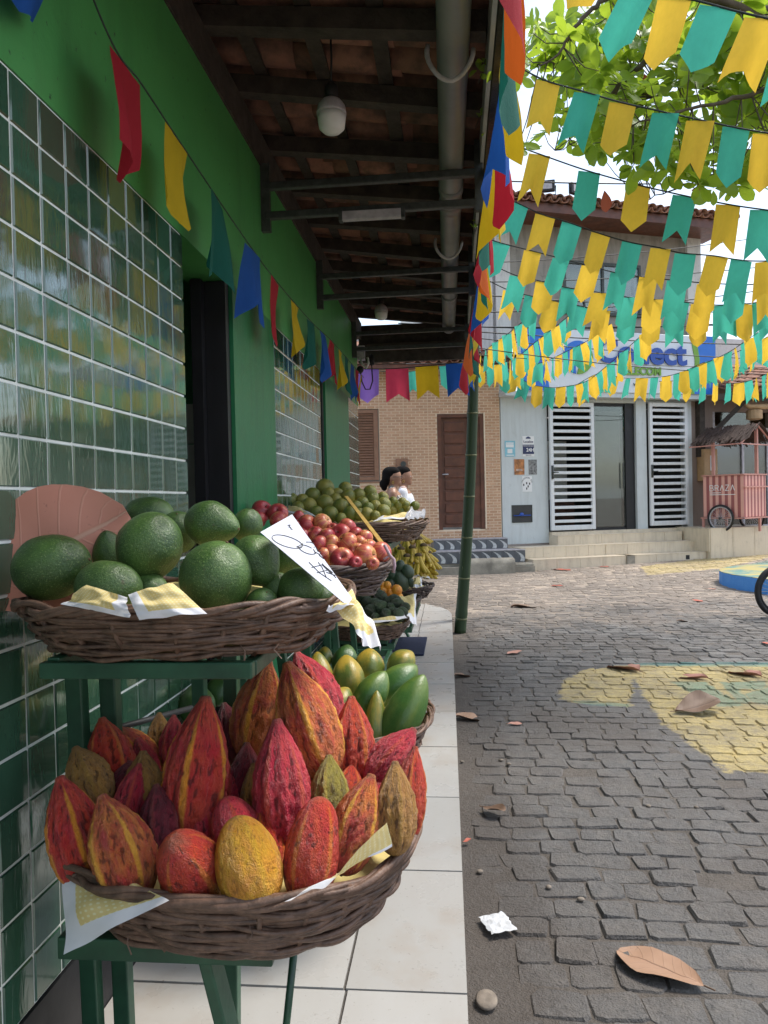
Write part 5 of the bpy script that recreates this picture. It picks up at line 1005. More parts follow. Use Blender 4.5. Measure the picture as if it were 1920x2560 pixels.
for x, y, w_, h_, an, l in ((1205,800,75,95,20,'grey green mango at the top of its basket'),(1262,842,95,115,-30,'broad green mango under the bananas'),(1215,912,115,160,-25,'long dark mango at the front of its basket'),(1140,925,90,90,60,'round green mango behind the oranges'),(1287,922,55,80,-20,'purplish mango at the right end'),(1150,860,90,110,0,'shaded mango behind the long dark one')):
    yy = 5.1; px, py = z4(x, y); a_ = rad(an); fruit('mango', mango_me, at(px, py, yy), Vector((math.sin(a_),-.2,math.cos(a_))), w_*.33152*yy/FPX*1.05, h_*.33152*yy/FPX*1.05, l, 'mango', 'mangoes near the far end')
for k in range(11):                                              # bottom layer that carries the visible heap
    a_ = k*2.4; rr0 = .08+.15*((k*7) % 11)/11; o = fruit('apple', apple_me, Vector((-.52+rr0*1.05*math.cos(a_), 2.62+rr0*math.sin(a_), .955)), Vector((R.gauss(0,.6),R.gauss(0,.6),1)), .078, .075, ['nearest','second nearest','leftmost','rightmost','third nearest','middle','farthest','second farthest','third from the wall','kerb side','wall side'][k]+' red apple of the bottom layer under the apple heap', 'apple', 'apples in the bottom layer')
    s_ = D.objects.new('stem', stem_me); COL.objects.link(s_); s_.parent = o; s_.matrix_basis = Matrix.Translation((0,0,.36)) @ Matrix.Diagonal((1.5,1.5,7,1))
for k, (x, y, ax_, lab) in enumerate(((-.52,2.06,(1,.3,.1),'green papaya lying at the wall side of its basket'),(-.40,2.02,(.8,-.2,.15),'green papaya lying across the near side of its basket'),(-.50,2.22,(.5,1,.1),'green papaya at the bottom middle of its basket'))):
    o = fruit('papaya', PAP['gyd'[k % 3]], Vector((x, y, .56)), Vector(ax_), .115, .24, lab, 'papaya', 'papayas in the lower basket')
# ---------------- bananas: each hand is one thing, every banana of it a part
def m_banana():
    g = G('banana_skin'); c = g.rco(20); sep = g.n('ShaderNodeSeparateXYZ'); g.put(sep.inputs[0], g.coord()); a = g.mix(g.math('FRACT', g.math('MULTIPLY', g.rnd(), 7.3)), (.42,.28,.03), (.56,.40,.055)); a = g.mix(g.ramp(g.noise(18, 5, .7, c), [(.52, 0.), (.7, .75)]), a, (.13,.085,.02)); a = g.mix(g.ramp(g.noise(5, 2, .5, c), [(.62, 0.), (.75, .6)]), a, (.16,.20,.03)); return g.set(a, .5)
M['banana'] = m_banana(); bn = MB(); pts = []; rr_ = []
for i in range(13):
    u = i/12; an = -.15+1.15*u; pts.append((.13*(1-math.cos(an)), 0, -.15*math.sin(an)-.0)); rr_.append(.016*(.28 if u < .06 else .42 if u < .14 else (1-.55*max(0,(u-.75)/.25)**2))*(1 if u < .98 else .5))
bn.tube(pts, rr_, 7); banana_me = bn.mesh('banana', M['banana'], True)
HB = [(1150,575,6.2,0,.5),(1240,560,6.15,.6,.4),(1330,575,6.1,1.0,.3),(1160,640,6.0,-.2,.6),(1255,650,5.95,.2,.7),(1350,640,5.95,.9,.5),(1140,700,5.95,0,.7),(1215,715,5.85,.1,.8),(1300,705,5.85,.3,.9),(1385,690,5.9,.7,.7),(1260,770,5.8,.2,.9),(1345,765,5.8,.5,.9),(1420,745,5.9,.8,.8),(1390,810,5.85,.6,.9),(1180,780,5.9,0,.9)]
HR = rows([a[:2] for a in HB], 4)
for i, (x, y, yy, tilt, dn) in enumerate(HB):
    c = at(*z4(x, y-35), yy); lab = 'hand of spotted yellow bananas, '+HR[i]; 
    t = thing('banana_hand', lab, 'bananas', c, 'banana hands in the far heap')
    for k in range(7):
        o = link('banana', banana_me); o.parent = t; az = rad(-90+(k-3)*17+tilt*35+R.gauss(0,5)); o.matrix_basis = Matrix.Rotation(az, 4, 'Z') @ Matrix.Translation((.012,0,0)) @ Matrix.Rotation(-(.55-.35*dn)+R.gauss(0,.1), 4, 'Y') @ Matrix.Diagonal((1.15,1.15,R.uniform(.98,1.2),1))
    q = MB(); q.ell(Vector((0,0,.012)), (.03,.025,.02), 6); o = D.objects.new('crown', q.mesh('crown', D.materials['stem_brown'], True)); COL.objects.link(o); o.parent = t
# ---------------- cloth corners
def zc(pts, ys): return [at(p[0], p[1], y) for p, y in zip(pts, ys)]
cloth('yellow cloth fold over the front rim of the avocado basket', zc([z3p(560,1200), z3p(545,1110), z3p(375,1058), z3p(262,1142)], (1.085,1.10,1.13,1.12)), .01)
cloth('peaked white-hemmed cloth fold at the front of the avocado basket', zc([z3p(600,1208), z3p(552,1098), z3p(745,1048), z3p(895,1182)], (1.078,1.09,1.12,1.10)), .014)
cloth('long yellow cloth tongue hanging at the right of the avocado basket', zc([z3p(1640,1348), z3p(1550,1290), z3p(1455,1140), z3p(1530,1065)], (1.17,1.16,1.20,1.28)), .015, .01)
cloth('white hem strip lying on the right rim of the avocado basket', zc([z3p(1410,1168), z3p(1420,1150), z3p(1510,1120), z3p(1530,1150)], (1.17,1.18,1.22,1.2)), .004)
def z2p(x, y): return 100+.42194*x, 1850+.42194*y
cloth('white-hemmed yellow cloth corner hanging at the left of the cacao basket', zc([z2p(135,1272), z2p(760,950), z2p(560,840), z2p(150,682)], (1.07,1.035,1.10,1.16)), .012, .005)
cloth('white cloth edge under the cacao pods at the right', zc([z5p(1070,908), z5p(1225,850), z5p(1460,612), z5p(1480,705)], (1.05,1.045,1.10,1.09)), .006, .004)
cloth('pale cloth corner behind the papayas at the right rim', zc([zp(1430,600), zp(1400,560), zp(1425,540), zp(1440,570)], (1.9,1.95,1.98,1.95)), .003)
cloth('yellow cloth corner at the left of the green oranges', zc([z4(575,425), z4(365,395), z4(362,338), z4(470,365)], (3.5,3.6,3.7,3.6)), .01)
cloth('yellow cloth edge along the front of the green oranges', zc([z4(1000,455), z4(1240,440), z4(1260,395), z4(1080,430)], (3.45,3.5,3.6,3.52)), .008)
cloth('yellow cloth draped from the dark avocado basket', zc([z4(1330,1255), z4(1260,1180), z4(1200,1030), z4(1330,1010)], (4.3,4.3,4.6,4.6)), .02, .01)
cloth('white cloth edge along the front of the dark avocados', zc([z4(1270,1195), z4(850,1245), z4(850,1205), z4(1240,1170)], (4.22,4.22,4.3,4.3)), .006, .006)
cloth('yellow cloth bunched at the mango basket corner', zc([z4(1375,960), z4(1310,960), z4(1310,880), z4(1370,890)], (5.0,5.0,5.1,5.1)), .02, .012)
cloth('white cloth edge under the bananas', zc([z4(1435,900), z4(1310,860), z4(1315,850), z4(1430,880)], (5.72,5.72,5.75,5.75)), .004)
q = MB(); pw_ = zc([z4(1235,395), z4(1400,380), z4(1395,432), z4(1260,440)], (3.7,3.9,3.85,3.62))
q.grid(lambda u, v: ((pw_[0]*(1-u)+pw_[1]*u)*(1-v)+(pw_[3]*(1-u)+pw_[2]*u)*v)+Vector((0,-.02*math.sin(math.pi*v),.02*noise.noise(Vector((u*6,v*6,1)))+.03*math.exp(-((u-.35)/.1)**2)*(1-v))), 16, 12, False); tag(q.build('plastic_bag', plain('grey_plastic', (.30,.30,.32), .4, .2, 20), None, True), 'crumpled grey plastic bag at the right end of the green oranges', 'bag')
# ---------------- price card, stick, ribbon
def plane_hit(px, py, P, n): r = ray(px, py); return CAM + r*((P-CAM).dot(n)/r.dot(n))
K = zc([z3p(1125,830), z3p(1262,753), z3p(1522,1118), z3p(1500,1147)], (1.22,1.30,1.21,1.185)); n_ = (K[1]-K[0]).cross(K[2]-K[0]).normalized()
if n_.y > 0: n_ = -n_
K[3] = plane_hit(*z3p(1500,1147), K[0], n_)
t = thing('price_card', 'white folded price card with handwriting standing in the avocados', 'price card', K[3])
q = MB(); 
def kf(u, v): p = (K[0]*(1-u)+K[1]*u)*(1-v)+(K[3]*(1-u)+K[2]*u)*v; return p
q.grid(kf, 8, 12, False); k0 = len(q.v); q.v += [tuple(Vector(v)-n_*.0008) for v in q.v]; q.f += [tuple(k0+i for i in f[::-1]) for f in q.f]; q.build('card', plain('bluish_card', (.56,.58,.66), .8, .05, 6, .05), t)
def stroke(pts, w_=.0006):
    q = MB(); q.tube([plane_hit(*z4(x, y), K[0]+n_*.0006, n_) for x, y in pts], w_, 5); q.build('pen_stroke', M['ink'], t)
stroke([(250+115+115*math.cos(a)-8, 615+(40)*math.sin(a)+.28*115*math.cos(a)) for a in [rad(i*12) for i in range(31)]]); stroke([(505+62*math.cos(a), 675+28*math.sin(a)+.35*62*math.cos(a)) for a in [rad(i*15-40) for i in range(24)]])
stroke([(475,625),(470,650),(440,660),(428,652),(440,650)]); stroke([(558,660),(570,650),(590,690),(610,690),(600,720),(632,745),(590,705),(560,690)]); stroke([(560,710),(575,700),(562,690)]); stroke([(498,618),(530,618),(560,630)])
stroke([(520,770),(600,850),(690,910)]); stroke([(540,810),(620,790),(660,830),(580,850)]); stroke([(590,770),(620,810),(650,880)]); stroke([(620,780),(690,860),(640,800),(700,850)]); stroke([(640,800),(725,888)]); stroke([(650,845),(720,870)]); stroke([(362,492),(378,490),(370,505),(385,508)], .0009); stroke([(380,515),(396,524)], .0008)
sa, sb = at(*z4(800,275), 3.3), at(*z4(1080,640), 2.62); t = thing('yellow_stick', 'yellow bamboo stick leaning between oranges and apples', 'stick', sb); q = MB(); q.bar(sa, sb, .016, .005); q.build('shaft', plain('yellow_stick_wood', (.42,.27,.06), .6, .2, 20), t)
q = MB(); q.tube([at(*z4(x, y), 2.45) for x, y in ((1090,640),(1130,720),(1160,750),(1165,800),(1155,850))], .006, 6); q.tube([at(*z4(x, y), 2.45) for x, y in ((1130,720),(1100,740),(1080,750))], .004, 5); tag(q.build('ribbon', sheet('pink_white_ribbon', (.55,.40,.45), .2), None, True), 'pink and white ribbon tassel tied to the apple basket', 'ribbon')
# ================================================================ bunting
FC = {'teal': sheet('teal_bunting', (.08,.50,.38), .52), 'yellow': sheet('yellow_bunting', (.86,.55,.06), .52), 'red': sheet('red_bunting', (.42,.02,.035), .35), 'blue': sheet('blue_bunting', (.02,.10,.40), .35), 'dgreen': sheet('dark_green_bunting', (.015,.13,.10), .35), 'purple': sheet('purple_bunting', (.30,.17,.62), .35), 'pink': sheet('pink_bunting', (.62,.06,.12), .35), 'orange': sheet('orange_bunting', (.60,.12,.02), .4), 'gold': sheet('gold_bunting', (.62,.42,.02), .35)}
FM = {}
def flag_mesh(col, shape, var):
    key = (col, shape, var)
    if key in FM: return FM[key]
    nu, nv = 8, 10; q = MB(); rr2 = random.Random(hash((shape, var)) % 1000 if False else (var*7+(3 if shape == 'tail' else 0))); ph = rr2.random()*6; cu = rr2.uniform(.03,.20); tw = rr2.uniform(-.55,.55)
    def fn(u, v):
        e = 1-abs(2*u-1)
        L_ = (1-.27*e) if shape == 'tail' else (.76+.24*e)
        z = -v*L_; x = (u-.5)*(1-.06*v*math.sin(ph)); y = cu*math.sin(2.2*u*math.pi+ph)*v+tw*(u-.5)*v*.8+.05*math.sin(3*v+ph)*v+.012*noise.noise(Vector((u*5, v*5, ph)))
        return (x+.05*v*math.sin(ph*2), y, z)
    q.grid(fn, nu, nv); FM[key] = q.mesh('flag', FC[col], True); return FM[key]
M['cord'] = plain('dark_twine', (.02,.025,.025), .8, .2, 30)
def bunting(label, ctrl, cols, wd=.2, ht=.36, spacing=None, centres=None, yawj=.25, cord='cord', r=.006, tilt=.05, group='strings of bunting', facing=None, skew=0):
    """ctrl: world points along the string; flags at given arc spacing or at the given fractions"""
    pts = [Vector(p) for p in ctrl]; fine = []
    for i in range(len(pts)-1):                                   # Catmull-Rom
        p0 = pts[max(i-1,0)]; p1 = pts[i]; p2 = pts[i+1]; p3 = pts[min(i+2, len(pts)-1)]
        for k in range(12):
            u = k/12; fine.append(.5*((2*p1)+(p2-p0)*u+(2*p0-5*p1+4*p2-p3)*u*u+(3*p1-p0-3*p2+p3)*u**3))
    fine.append(pts[-1]); t = thing('bunting', label, 'bunting', fine[0], group); q = MB(); q.tube(fine, r, 5); q.build('string', M[cord], t, True)
    acc = [0]
    for a, b in zip(fine[:-1], fine[1:]): acc.append(acc[-1]+(b-a).length)
    pos = []
    if centres: pos = centres
    else:
        s_ = spacing*.6
        while s_ < acc[-1]-.05: pos.append(s_/acc[-1]); s_ += spacing*R.uniform(.92,1.08)
    for i, f in enumerate(pos):
        s_ = f*acc[-1]; k = max(j for j in range(len(acc)) if acc[j] <= s_+1e-9); k = min(k, len(fine)-2); u = (s_-acc[k])/max(1e-6, acc[k+1]-acc[k]); p = fine[k].lerp(fine[k+1], u); tg = (fine[k+1]-fine[k]).normalized()
        if facing is not None: tg = (Vector(facing)+Vector((0,0,tg.z*Vector(facing).length))).normalized()
        tg = Matrix.Rotation(R.gauss(0, yawj), 3, 'Z') @ tg; zz = Vector((R.gauss(0,tilt*1.6)+skew, R.gauss(0,tilt), 1)); zz = (zz-tg*zz.dot(tg)*.25).normalized(); tx = tg; yy = zz.cross(tx).normalized()
        col = cols[i % len(cols)]; shp = R.choice(('tail','point')); me = flag_mesh(col, shp, R.randrange(9)); o = link('flag', me, t); w2 = wd*R.uniform(.95,1.05)
        put(o, Matrix.Translation(p-Vector((0,0,.004))) @ Matrix((tx*w2, yy*w2, zz*ht*R.uniform(.94,1.05))).transposed().to_4x4())
    return t
def near(label, pxy, depth, centres_px, cols, ext=True, **kw):
    """a string seen through source pixels: control points (px, py), depths (left, right); flags at px centres"""
    xs = [p[0] for p in pxy]; x0, x1 = xs[0], xs[-1]; dp = lambda x: lerp(depth[0], depth[1], (x-x0)/(x1-x0)); ctrl = [at(x, y, dp(x)) for x, y in pxy]
    a = [0]
    for i in range(len(ctrl)-1): a.append(a[-1]+(ctrl[i+1]-ctrl[i]).length)
    fr = []
    for c in centres_px:
        for i in range(len(xs)-1):
            if xs[i] <= c <= xs[i+1]: fr.append((a[i]+(a[i+1]-a[i])*(c-xs[i])/(xs[i+1]-xs[i]))/a[-1]); break
    return bunting(label, ctrl, cols, centres=fr, **kw)
def z2c(*l): return [(960+.57866*x, .57866*y) for x, y in l]
def cx(*l): return [970+.57866*x for x in l]
TY_, YT = ('teal','yellow'), ('yellow','teal')
near('nearest bunting of large teal and yellow flags at the top right', z2c((760,-520),(955,-275),(1090,-55),(1340,0),(1510,45),(1659,80),(1900,130),(2300,190)), (4.3,3.6), cx(955,1092,1245,1430,1625,1790,1950,2110,2250), YT, wd=.18, ht=.375, yawj=.12)
near('second bunting down starting at the eave with a swallow-tailed yellow flag', z2c((560,275),(690,345),(860,395),(1015,440),(1200,482),(1350,515),(1505,548),(1640,572),(1900,610),(2300,660)), (5.3,4.9), cx(693,861,1015,1200,1350,1505,1640,1790,1940,2090,2240), YT, wd=.172, ht=.375, yawj=.1)
near('third bunting down with widely spaced teal and yellow flags', z2c((545,622),(655,660),(870,735),(1082,795),(1282,842),(1470,880),(1620,903),(1900,935),(2300,960)), (6.3,5.8), cx(655,870,1082,1282,1470,1620,1790,1960,2130), YT, wd=.178, ht=.38, yawj=.1)
near('fourth bunting down with a folded teal flag, crossing the upper roof', z2c((440,820),(565,872),(680,925),(795,960),(920,1005),(1055,1045),(1178,1068),(1285,1093),(1422,1105),(1527,1122),(1640,1128),(2000,1120)), (7.3,6.7), cx(565,680,795,920,1055,1178,1285,1422,1527,1640,1760,1880), TY_, wd=.185, ht=.38, yawj=.2, skew=.10)
near('fifth bunting down, crossing the upper window', z2c((400,1010),(490,1045),(625,1080),(748,1112),(877,1145),(1000,1178),(1125,1198),(1250,1210),(1378,1222),(1507,1228),(1630,1226),(2000,1180)), (8.0,7.4), cx(490,625,748,877,1000,1125,1250,1378,1507,1630,1750,1880), TY_, wd=.185, ht=.38, yawj=.22, skew=.14)
near('sixth bunting down, just below the upper window', z2c((420,1120),(565,1188),(680,1215),(790,1242),(922,1262),(1037,1282),(1145,1292),(1258,1300),(1355,1312),(1450,1318),(1550,1312),(1620,1305),(2000,1240)), (8.6,8.0), cx(565,680,790,922,1037,1145,1258,1355,1450,1550,1620,1740,1860), TY_, wd=.205, ht=.38, yawj=.25, skew=.14)
near('seventh bunting down with crowded flags above the telecom sign', z2c((400,1185),(530,1250),(640,1280),(715,1296),(830,1318),(925,1338),(1040,1352),(1160,1360),(1280,1358),(1400,1350),(1500,1340),(1600,1330),(2000,1270)), (9.2,8.6), cx(530,625,715,830,925,1040,1140,1240,1340,1440,1540,1640,1760,1880), YT, wd=.20, ht=.37, yawj=.3, skew=.10)
def far(label, pts, cols, sp=.235, **kw):                          # px in the 1190..1920 x 850..1060 strip
    bunting(label, [at(1190+.44*x, 850+.44*y, d) for x, y, d in pts], cols, wd=.19, ht=.37, spacing=sp, yawj=.3, r=.005, **kw)
far('far bunting rising from the bamboo pole past the white wall', [(-20,120,11.8),(90,30,11.0),(200,-50,10.2),(330,-160,9.4)], TY_)
far('far bunting rising over the blue left end of the sign', [(-10,150,13.0),(120,140,12.6),(240,90,11.8),(340,10,11.0),(470,-90,10.2),(560,-170,9.6)], YT)
far('far bunting crossing the round logo of the sign', [(120,200,13.2),(240,165,12.9),(390,122,12.2),(520,62,11.4),(640,0,10.6),(760,-90,9.8)], TY_)
far('far bunting sagging below the logo and rising over the lettering', [(190,170,13.4),(300,245,13.2),(400,268,13.0),(490,266,12.8),(620,238,12.2),(740,150,11.4),(900,10,10.4),(1000,-80,9.8)], YT)
far('far bunting hanging level under the sign lettering', [(560,262,13.3),(700,190,12.9),(830,215,12.6),(960,215,12.3),(1100,202,11.9),(1260,148,11.2),(1420,78,10.4),(1540,0,9.7),(1640,-70,9.2)], TY_)
far('far bunting along the café eave at the right', [(1040,235,13.6),(1190,232,13.2),(1330,240,12.9),(1500,243,12.4),(1659,190,11.6),(1820,110,10.8)], YT)
far('far bunting before the café roof rising off the right edge', [(1200,170,12.0),(1290,130,11.6),(1400,105,11.2),(1500,60,10.6),(1659,-20,9.8),(1800,-100,9.2)], TY_)
far('far bunting seen under the shop eave behind the coloured flags', [(-720,150,11.5),(-560,175,11.8),(-380,180,12.0),(-200,150,12.2),(-20,110,12.3)], YT, sp=.30)
S = .57866
wl_ = [(-.735,.75,2.52),(-.735,1.28,2.36)]+[tuple(atx(x*S, y*S, -.735)) for x, y in ((470,155),(610,360),(755,580),(935,850),(1075,1055),(1190,1210),(1340,1385))]+[(-.735,4.6,2.15),(-.735,5.3,2.17),(-.74,6.3,2.2)]
wls = [Vector(p) for p in wl_]
bunting('string of single coloured flags along the green shop wall', wls, ('blue','red','gold','dgreen'), wd=.165, ht=.27, centres=[.118,.178,.235,.297,.372,.435,.505,.575,.64,.70,.76,.815,.87,.92,.97], yawj=.05, tilt=.02, r=.0022)
e0, e1_ = at(891, 922, 6.9), at(1175, 903, 6.9)
bunting('short string of purple pink yellow and blue flags under the eave end', [e0, e0.lerp(e1_, .33)-Vector((0,0,.02)), e0.lerp(e1_, .66)-Vector((0,0,.015)), e1_], ('purple','pink','gold','blue'), wd=.205, ht=.31, centres=[.10,.36,.62,.88], yawj=.05, tilt=.02, r=.004)
bunting('string of many-coloured flags seen edge-on along the outer eave', [(.17,1.6,2.62),(.185,2.4,2.60),(.19,3.2,2.58),(.185,4.2,2.55),(.17,5.4,2.50),(.14,6.9,2.45)], ('red','orange','dgreen','gold','blue','red','gold','dgreen'), wd=.20, ht=.40, spacing=.235, yawj=.12, tilt=.03, r=.006)
# ================================================================ almond tree
def m_leaf(name, a1, a2, tr):
    g = G(name); r = g.isl() ; ro = g.rnd(); f = g.math('FRACT', g.math('ADD', r, ro)); a = g.mix(f, a1, a2); a = g.mix(g.ramp(g.noise(30, 4, .6, g.coord('Pos')), [(.62, 0.), (.75, .5)]), a, (.10,.10,.02))
    t_ = g.n('ShaderNodeBsdfTranslucent'); g.put(t_.inputs[0], g.mix(.5, a, tr)); g.set(a, .38); ms = g.n('ShaderNodeMixShader'); ms.inputs[0].default_value = .55
    g.t.links.new(g.b.outputs[0], ms.inputs[1]); g.t.links.new(t_.outputs[0], ms.inputs[2]); g.t.links.new(ms.outputs[0], g.o.inputs[0]); return g.m
M['leaf'] = m_leaf('almond_leaf', (.10,.20,.016), (.24,.37,.03), (.62,.78,.06)); M['redleaf'] = m_leaf('red_almond_leaf', (.34,.07,.04), (.40,.12,.07), (.5,.12,.06)); M['bark'] = plain('grey_brown_bark', (.10,.075,.055), .9, .35, 12, .6, 40, bd=.01)
def leaf_mesh(name, mat, L_=.2, W_=.115, curl=.12, fold=.18, nv=9, seed=0, obov=1.5, wav=.0):
    q = MB()
    def fn(u, v):
        s = 2*u-1; wdt = W_/2*(math.sin(math.pi*min(1, v**obov*.985+.004)))**.62*(1 if v > .02 else .3); x = s*wdt; y = L_*v; z = abs(s)*wdt*fold*4*.25 - curl*L_*v*v + wav*math.sin(9*v+3*s+seed)*abs(s)*.3+.01*noise.noise(Vector((s*2, v*4, seed)))
        return (x, y, z)
    q.grid(fn, 4, nv); k = len(q.v); return q.mesh(name, mat, True)
leafs = [leaf_mesh('leaf', M['leaf'], .20, .115, c, f, 7, i) for i, (c, f) in enumerate(((.1,.2),(.25,.3),(-.05,.15)))]
tr = thing('almond_tree', 'broad-leaved green almond tree overhanging the street at the upper right', 'tree', (5.6, 6.4, -.15))
limbs = []
def limb(pts, r0, r1, name='branch'):
    fine = []
    for i in range(len(pts)-1):
        for k in range(6): fine.append(pts[i].lerp(pts[i+1], k/6)+Vector((R.gauss(0,.01),R.gauss(0,.01),R.gauss(0,.01))))
    fine.append(pts[-1]); n = len(fine); q = MB(); q.tube(fine, [lerp(r0, r1, (i/(n-1))**.6)*.62 for i in range(n)], 8); q.build(name, M['bark'], tr, True); limbs.extend(fine)
trunk_top = Vector((5.2, 6.3, 3.1)); q = MB(); q.tube([(5.6,6.4,-.25),(5.58,6.4,.3),(5.5,6.38,1.4),(5.35,6.33,2.4),trunk_top], [.24,.19,.16,.15,.13], 14); q.build('trunk', M['bark'], tr, True)
def zt(x, y, d): return at(1270+.3918*x, .3918*y, d)
hub = Vector((4.3, 6.1, 4.0))
limb([trunk_top, hub, zt(1900,-60,6.0), zt(1659,60,6.0), zt(1200,240,6.0), zt(930,340,6.0), zt(740,510,6.0), zt(585,690,6.1)], .11, .022)
limb([hub, zt(1700,150,5.6), zt(1000,-120,5.4), zt(590,10,5.3), zt(420,170,5.3), zt(340,320,5.3), zt(200,420,5.3)], .07, .008)
limb([trunk_top, zt(1900,500,5.8), zt(1659,560,5.6), zt(1400,640,5.5), zt(1070,720,5.5), zt(800,800,5.6)], .07, .008)
limb([trunk_top, zt(1900,880,6.6), zt(1659,950,6.6), zt(1300,1130,6.7), zt(1100,1190,6.8), zt(870,1290,6.9)], .06, .006)
limb([zt(740,510,6.0), zt(560,420,6.0), zt(380,390,6.1), zt(190,410,6.2)], .02, .006); limb([zt(930,340,6.0), zt(760,480,6.2), zt(560,860,6.4), zt(300,960,6.6)], .02, .006); limb([zt(1200,240,6.0), zt(1150,480,6.3), zt(900,650,6.4)], .02, .006)
limb([hub, Vector((3.6,5.0,4.8)), Vector((2.9,3.9,5.2)), Vector((2.4,3.0,5.4))], .07, .012); limb([hub, Vector((5.2,5.0,4.8)), Vector((5.4,3.6,5.2))], .07, .012); limb([trunk_top, Vector((6.2,7.3,4.4)), Vector((7.0,8.2,5.2))], .07, .012); limb([hub, Vector((4.2,7.4,5.2)), Vector((4.0,8.6,5.6))], .06, .012)
poly = [(60,330),(170,170),(420,60),(640,0),(900,-80),(2000,-80),(2000,1300),(1700,1180),(1400,1250),(1150,1180),(860,1150),(720,980),(420,930),(60,960),(40,900),(300,780),(220,560),(60,480)]
def inpoly(x, y):
    c = False
    for i in range(len(poly)):
        (x0, y0), (x1, y1) = poly[i-1], poly[i]
        if (y0 > y) != (y1 > y) and x < (x1-x0)*(y-y0)/(y1-y0)+x0: c = not c
    return c
ros = []
while len(ros) < 400:
    x, y = R.uniform(0,2000), R.uniform(-80,1300)
    if inpoly(x, y) and not (x < 500 and y > 560 and R.random() < .6) and not (y > 950 and R.random() < .45): ros.append(zt(x, y, R.uniform(5.3, 7.8)))
for p in list(limbs)[30:]:
    if p.y < 4.6 or p.x > 4.6 or p.y > 7.6:
        if R.random() < .55: ros.append(p+Vector((R.gauss(0,.35),R.gauss(0,.35),R.gauss(.05,.2))))
tw = MB(); lv = []
for c in ros:
    p = min(limbs, key=lambda l: (l-c).length_squared); mid = p.lerp(c, .6)+Vector((0,0,-.04)); tw.tube([p, mid, c], [.005,.004,.003], 5)
    n = R.randrange(6, 10); a0 = R.random()*6; axis = (c-mid).normalized(); up_ = Vector((0,0,1)); axis = Vector((R.gauss(0,.55), R.gauss(-.45,.6), R.uniform(.1,1))).normalized()
    for k in range(n):
        th = a0+2*math.pi*k/n+R.gauss(0,.15); s_ = R.uniform(.45,.95); e = axis.orthogonal().normalized(); e = Matrix.Rotation(th, 3, axis) @ e; dr_ = (e+axis*R.uniform(-.35,.55)).normalized(); nz = (axis-dr_*axis.dot(dr_)).normalized(); xx = dr_.cross(nz)
        lv.append((c, Matrix.Translation(c+dr_*.012) @ Matrix((xx, dr_, nz)).transposed().to_4x4() @ Matrix.Diagonal((s_, s_, s_, 1))))
tw.build('twigs', M['bark'], tr, True, kind='stuff')
def px_of(p):
    v = p-CAM; x = v.x*math.cos(YAW)+v.y*math.sin(YAW); y = -v.x*math.sin(YAW)+v.y*math.cos(YAW); return 960+FPX*x/max(y,.1), 1260-FPX*v.z/max(y,.1)
def vis_(e): x, y = px_of(e[0]); return not (1250 < x < 1930 and -20 < y < 600)
lv.sort(key=lambda e: (vis_(e), e[0].y))
q = MB()
for i, (c, T) in enumerate(lv):
    me = leafs[i % 3]
    if i < 300: o = link('leaf', me, tr); put(o, T)
    else: q.add([T @ v.co for v in me.vertices], [tuple(p.vertices) for p in me.polygons])
q.build('foliage', M['leaf'], tr, True, kind='stuff')
rl = leaf_mesh('red_leaf', M['redleaf'], .22, .13, .1, .2, 8, 4)
for x, y, an in ((615,1215,2.9),(1170,1215,1.5),(870,470,2.8)):
    o = link('red_leaf', rl, tr); put(o, Matrix.Translation(zt(x, y, 6.6)) @ Euler((1.3, an, .2)).to_matrix().to_4x4() @ Matrix.Diagonal((.8,.8,.8,1)))
# small weeds on the eave
for i, (px, py, y) in enumerate(((1210,170,2.6),(1195,560,4.0),(1200,290,3.0))):
    p0 = at(px, py, y); t = thing('eave_weed', ['little green weed sprouting at the gutter nearest the viewer','orange green weed sprouting on the eave beside the far bracket','dry weed clinging to the gutter between the other two weeds'][i], 'plant', p0, 'weeds on the eave')
    for k in range(7): o = link('leaf', leafs[k % 3], t); put(o, Matrix.Translation(p0+Vector((R.gauss(0,.015),R.gauss(0,.02),R.gauss(0,.03)))) @ Euler((R.uniform(-1,1),R.uniform(-1,1),R.uniform(0,6))).to_matrix().to_4x4() @ Matrix.Diagonal((.2,.2,.2,1)))
    q = MB(); q.tube([p0-Vector((.02,0,.05)), p0, p0+Vector((.005,0,.03))], .002, 4); q.build('stalk', M['bark'], t)
# ================================================================ people
SK = plain('brown_skin', (.30,.155,.10), .5, .08, 8, .05); HAIR = plain('black_hair', (.009,.008,.008), .9, .3, 40, .4, 120, spec=.1)
def m_print():
    g = G('black_white_print_cloth'); return g.set(g.mix(g.ramp(g.noise(32, 3, .6, g.coord()), [(.49, 0.), (.55, 1.)]), (.03,.03,.03), (.50,.46,.42)), .8)
CL = {'print': m_print(), 'white': plain('white_shirt', (.70,.72,.78), .85, .06, 6, .2, 20), 'jeans': plain('blue_denim', (.05,.08,.16), .85, .2, 30, .2), 'black': plain('black_trousers', (.02,.02,.025), .85, .2, 20, .2)}
def cap(q, a, b, ra, rb, n=10):
    a = Vector(a); b = Vector(b); k = 6; q.tube([a.lerp(b, i/k) for i in range(k+1)], [lerp(ra, rb, i/k) for i in range(k+1)], n); q.ell(a, (ra,)*3, 6); q.ell(b, (rb,)*3, 6)
def fuse(q, name, mat, parent, vox=.009):
    o = lb(q, name, mat, parent, True); m_ = o.modifiers.new('fuse', 'REMESH'); m_.mode = 'VOXEL'; m_.voxel_size = vox; m_.use_smooth_shade = True; s_ = o.modifiers.new('smooth', 'SMOOTH'); s_.iterations = 6; s_.factor = .5; return o
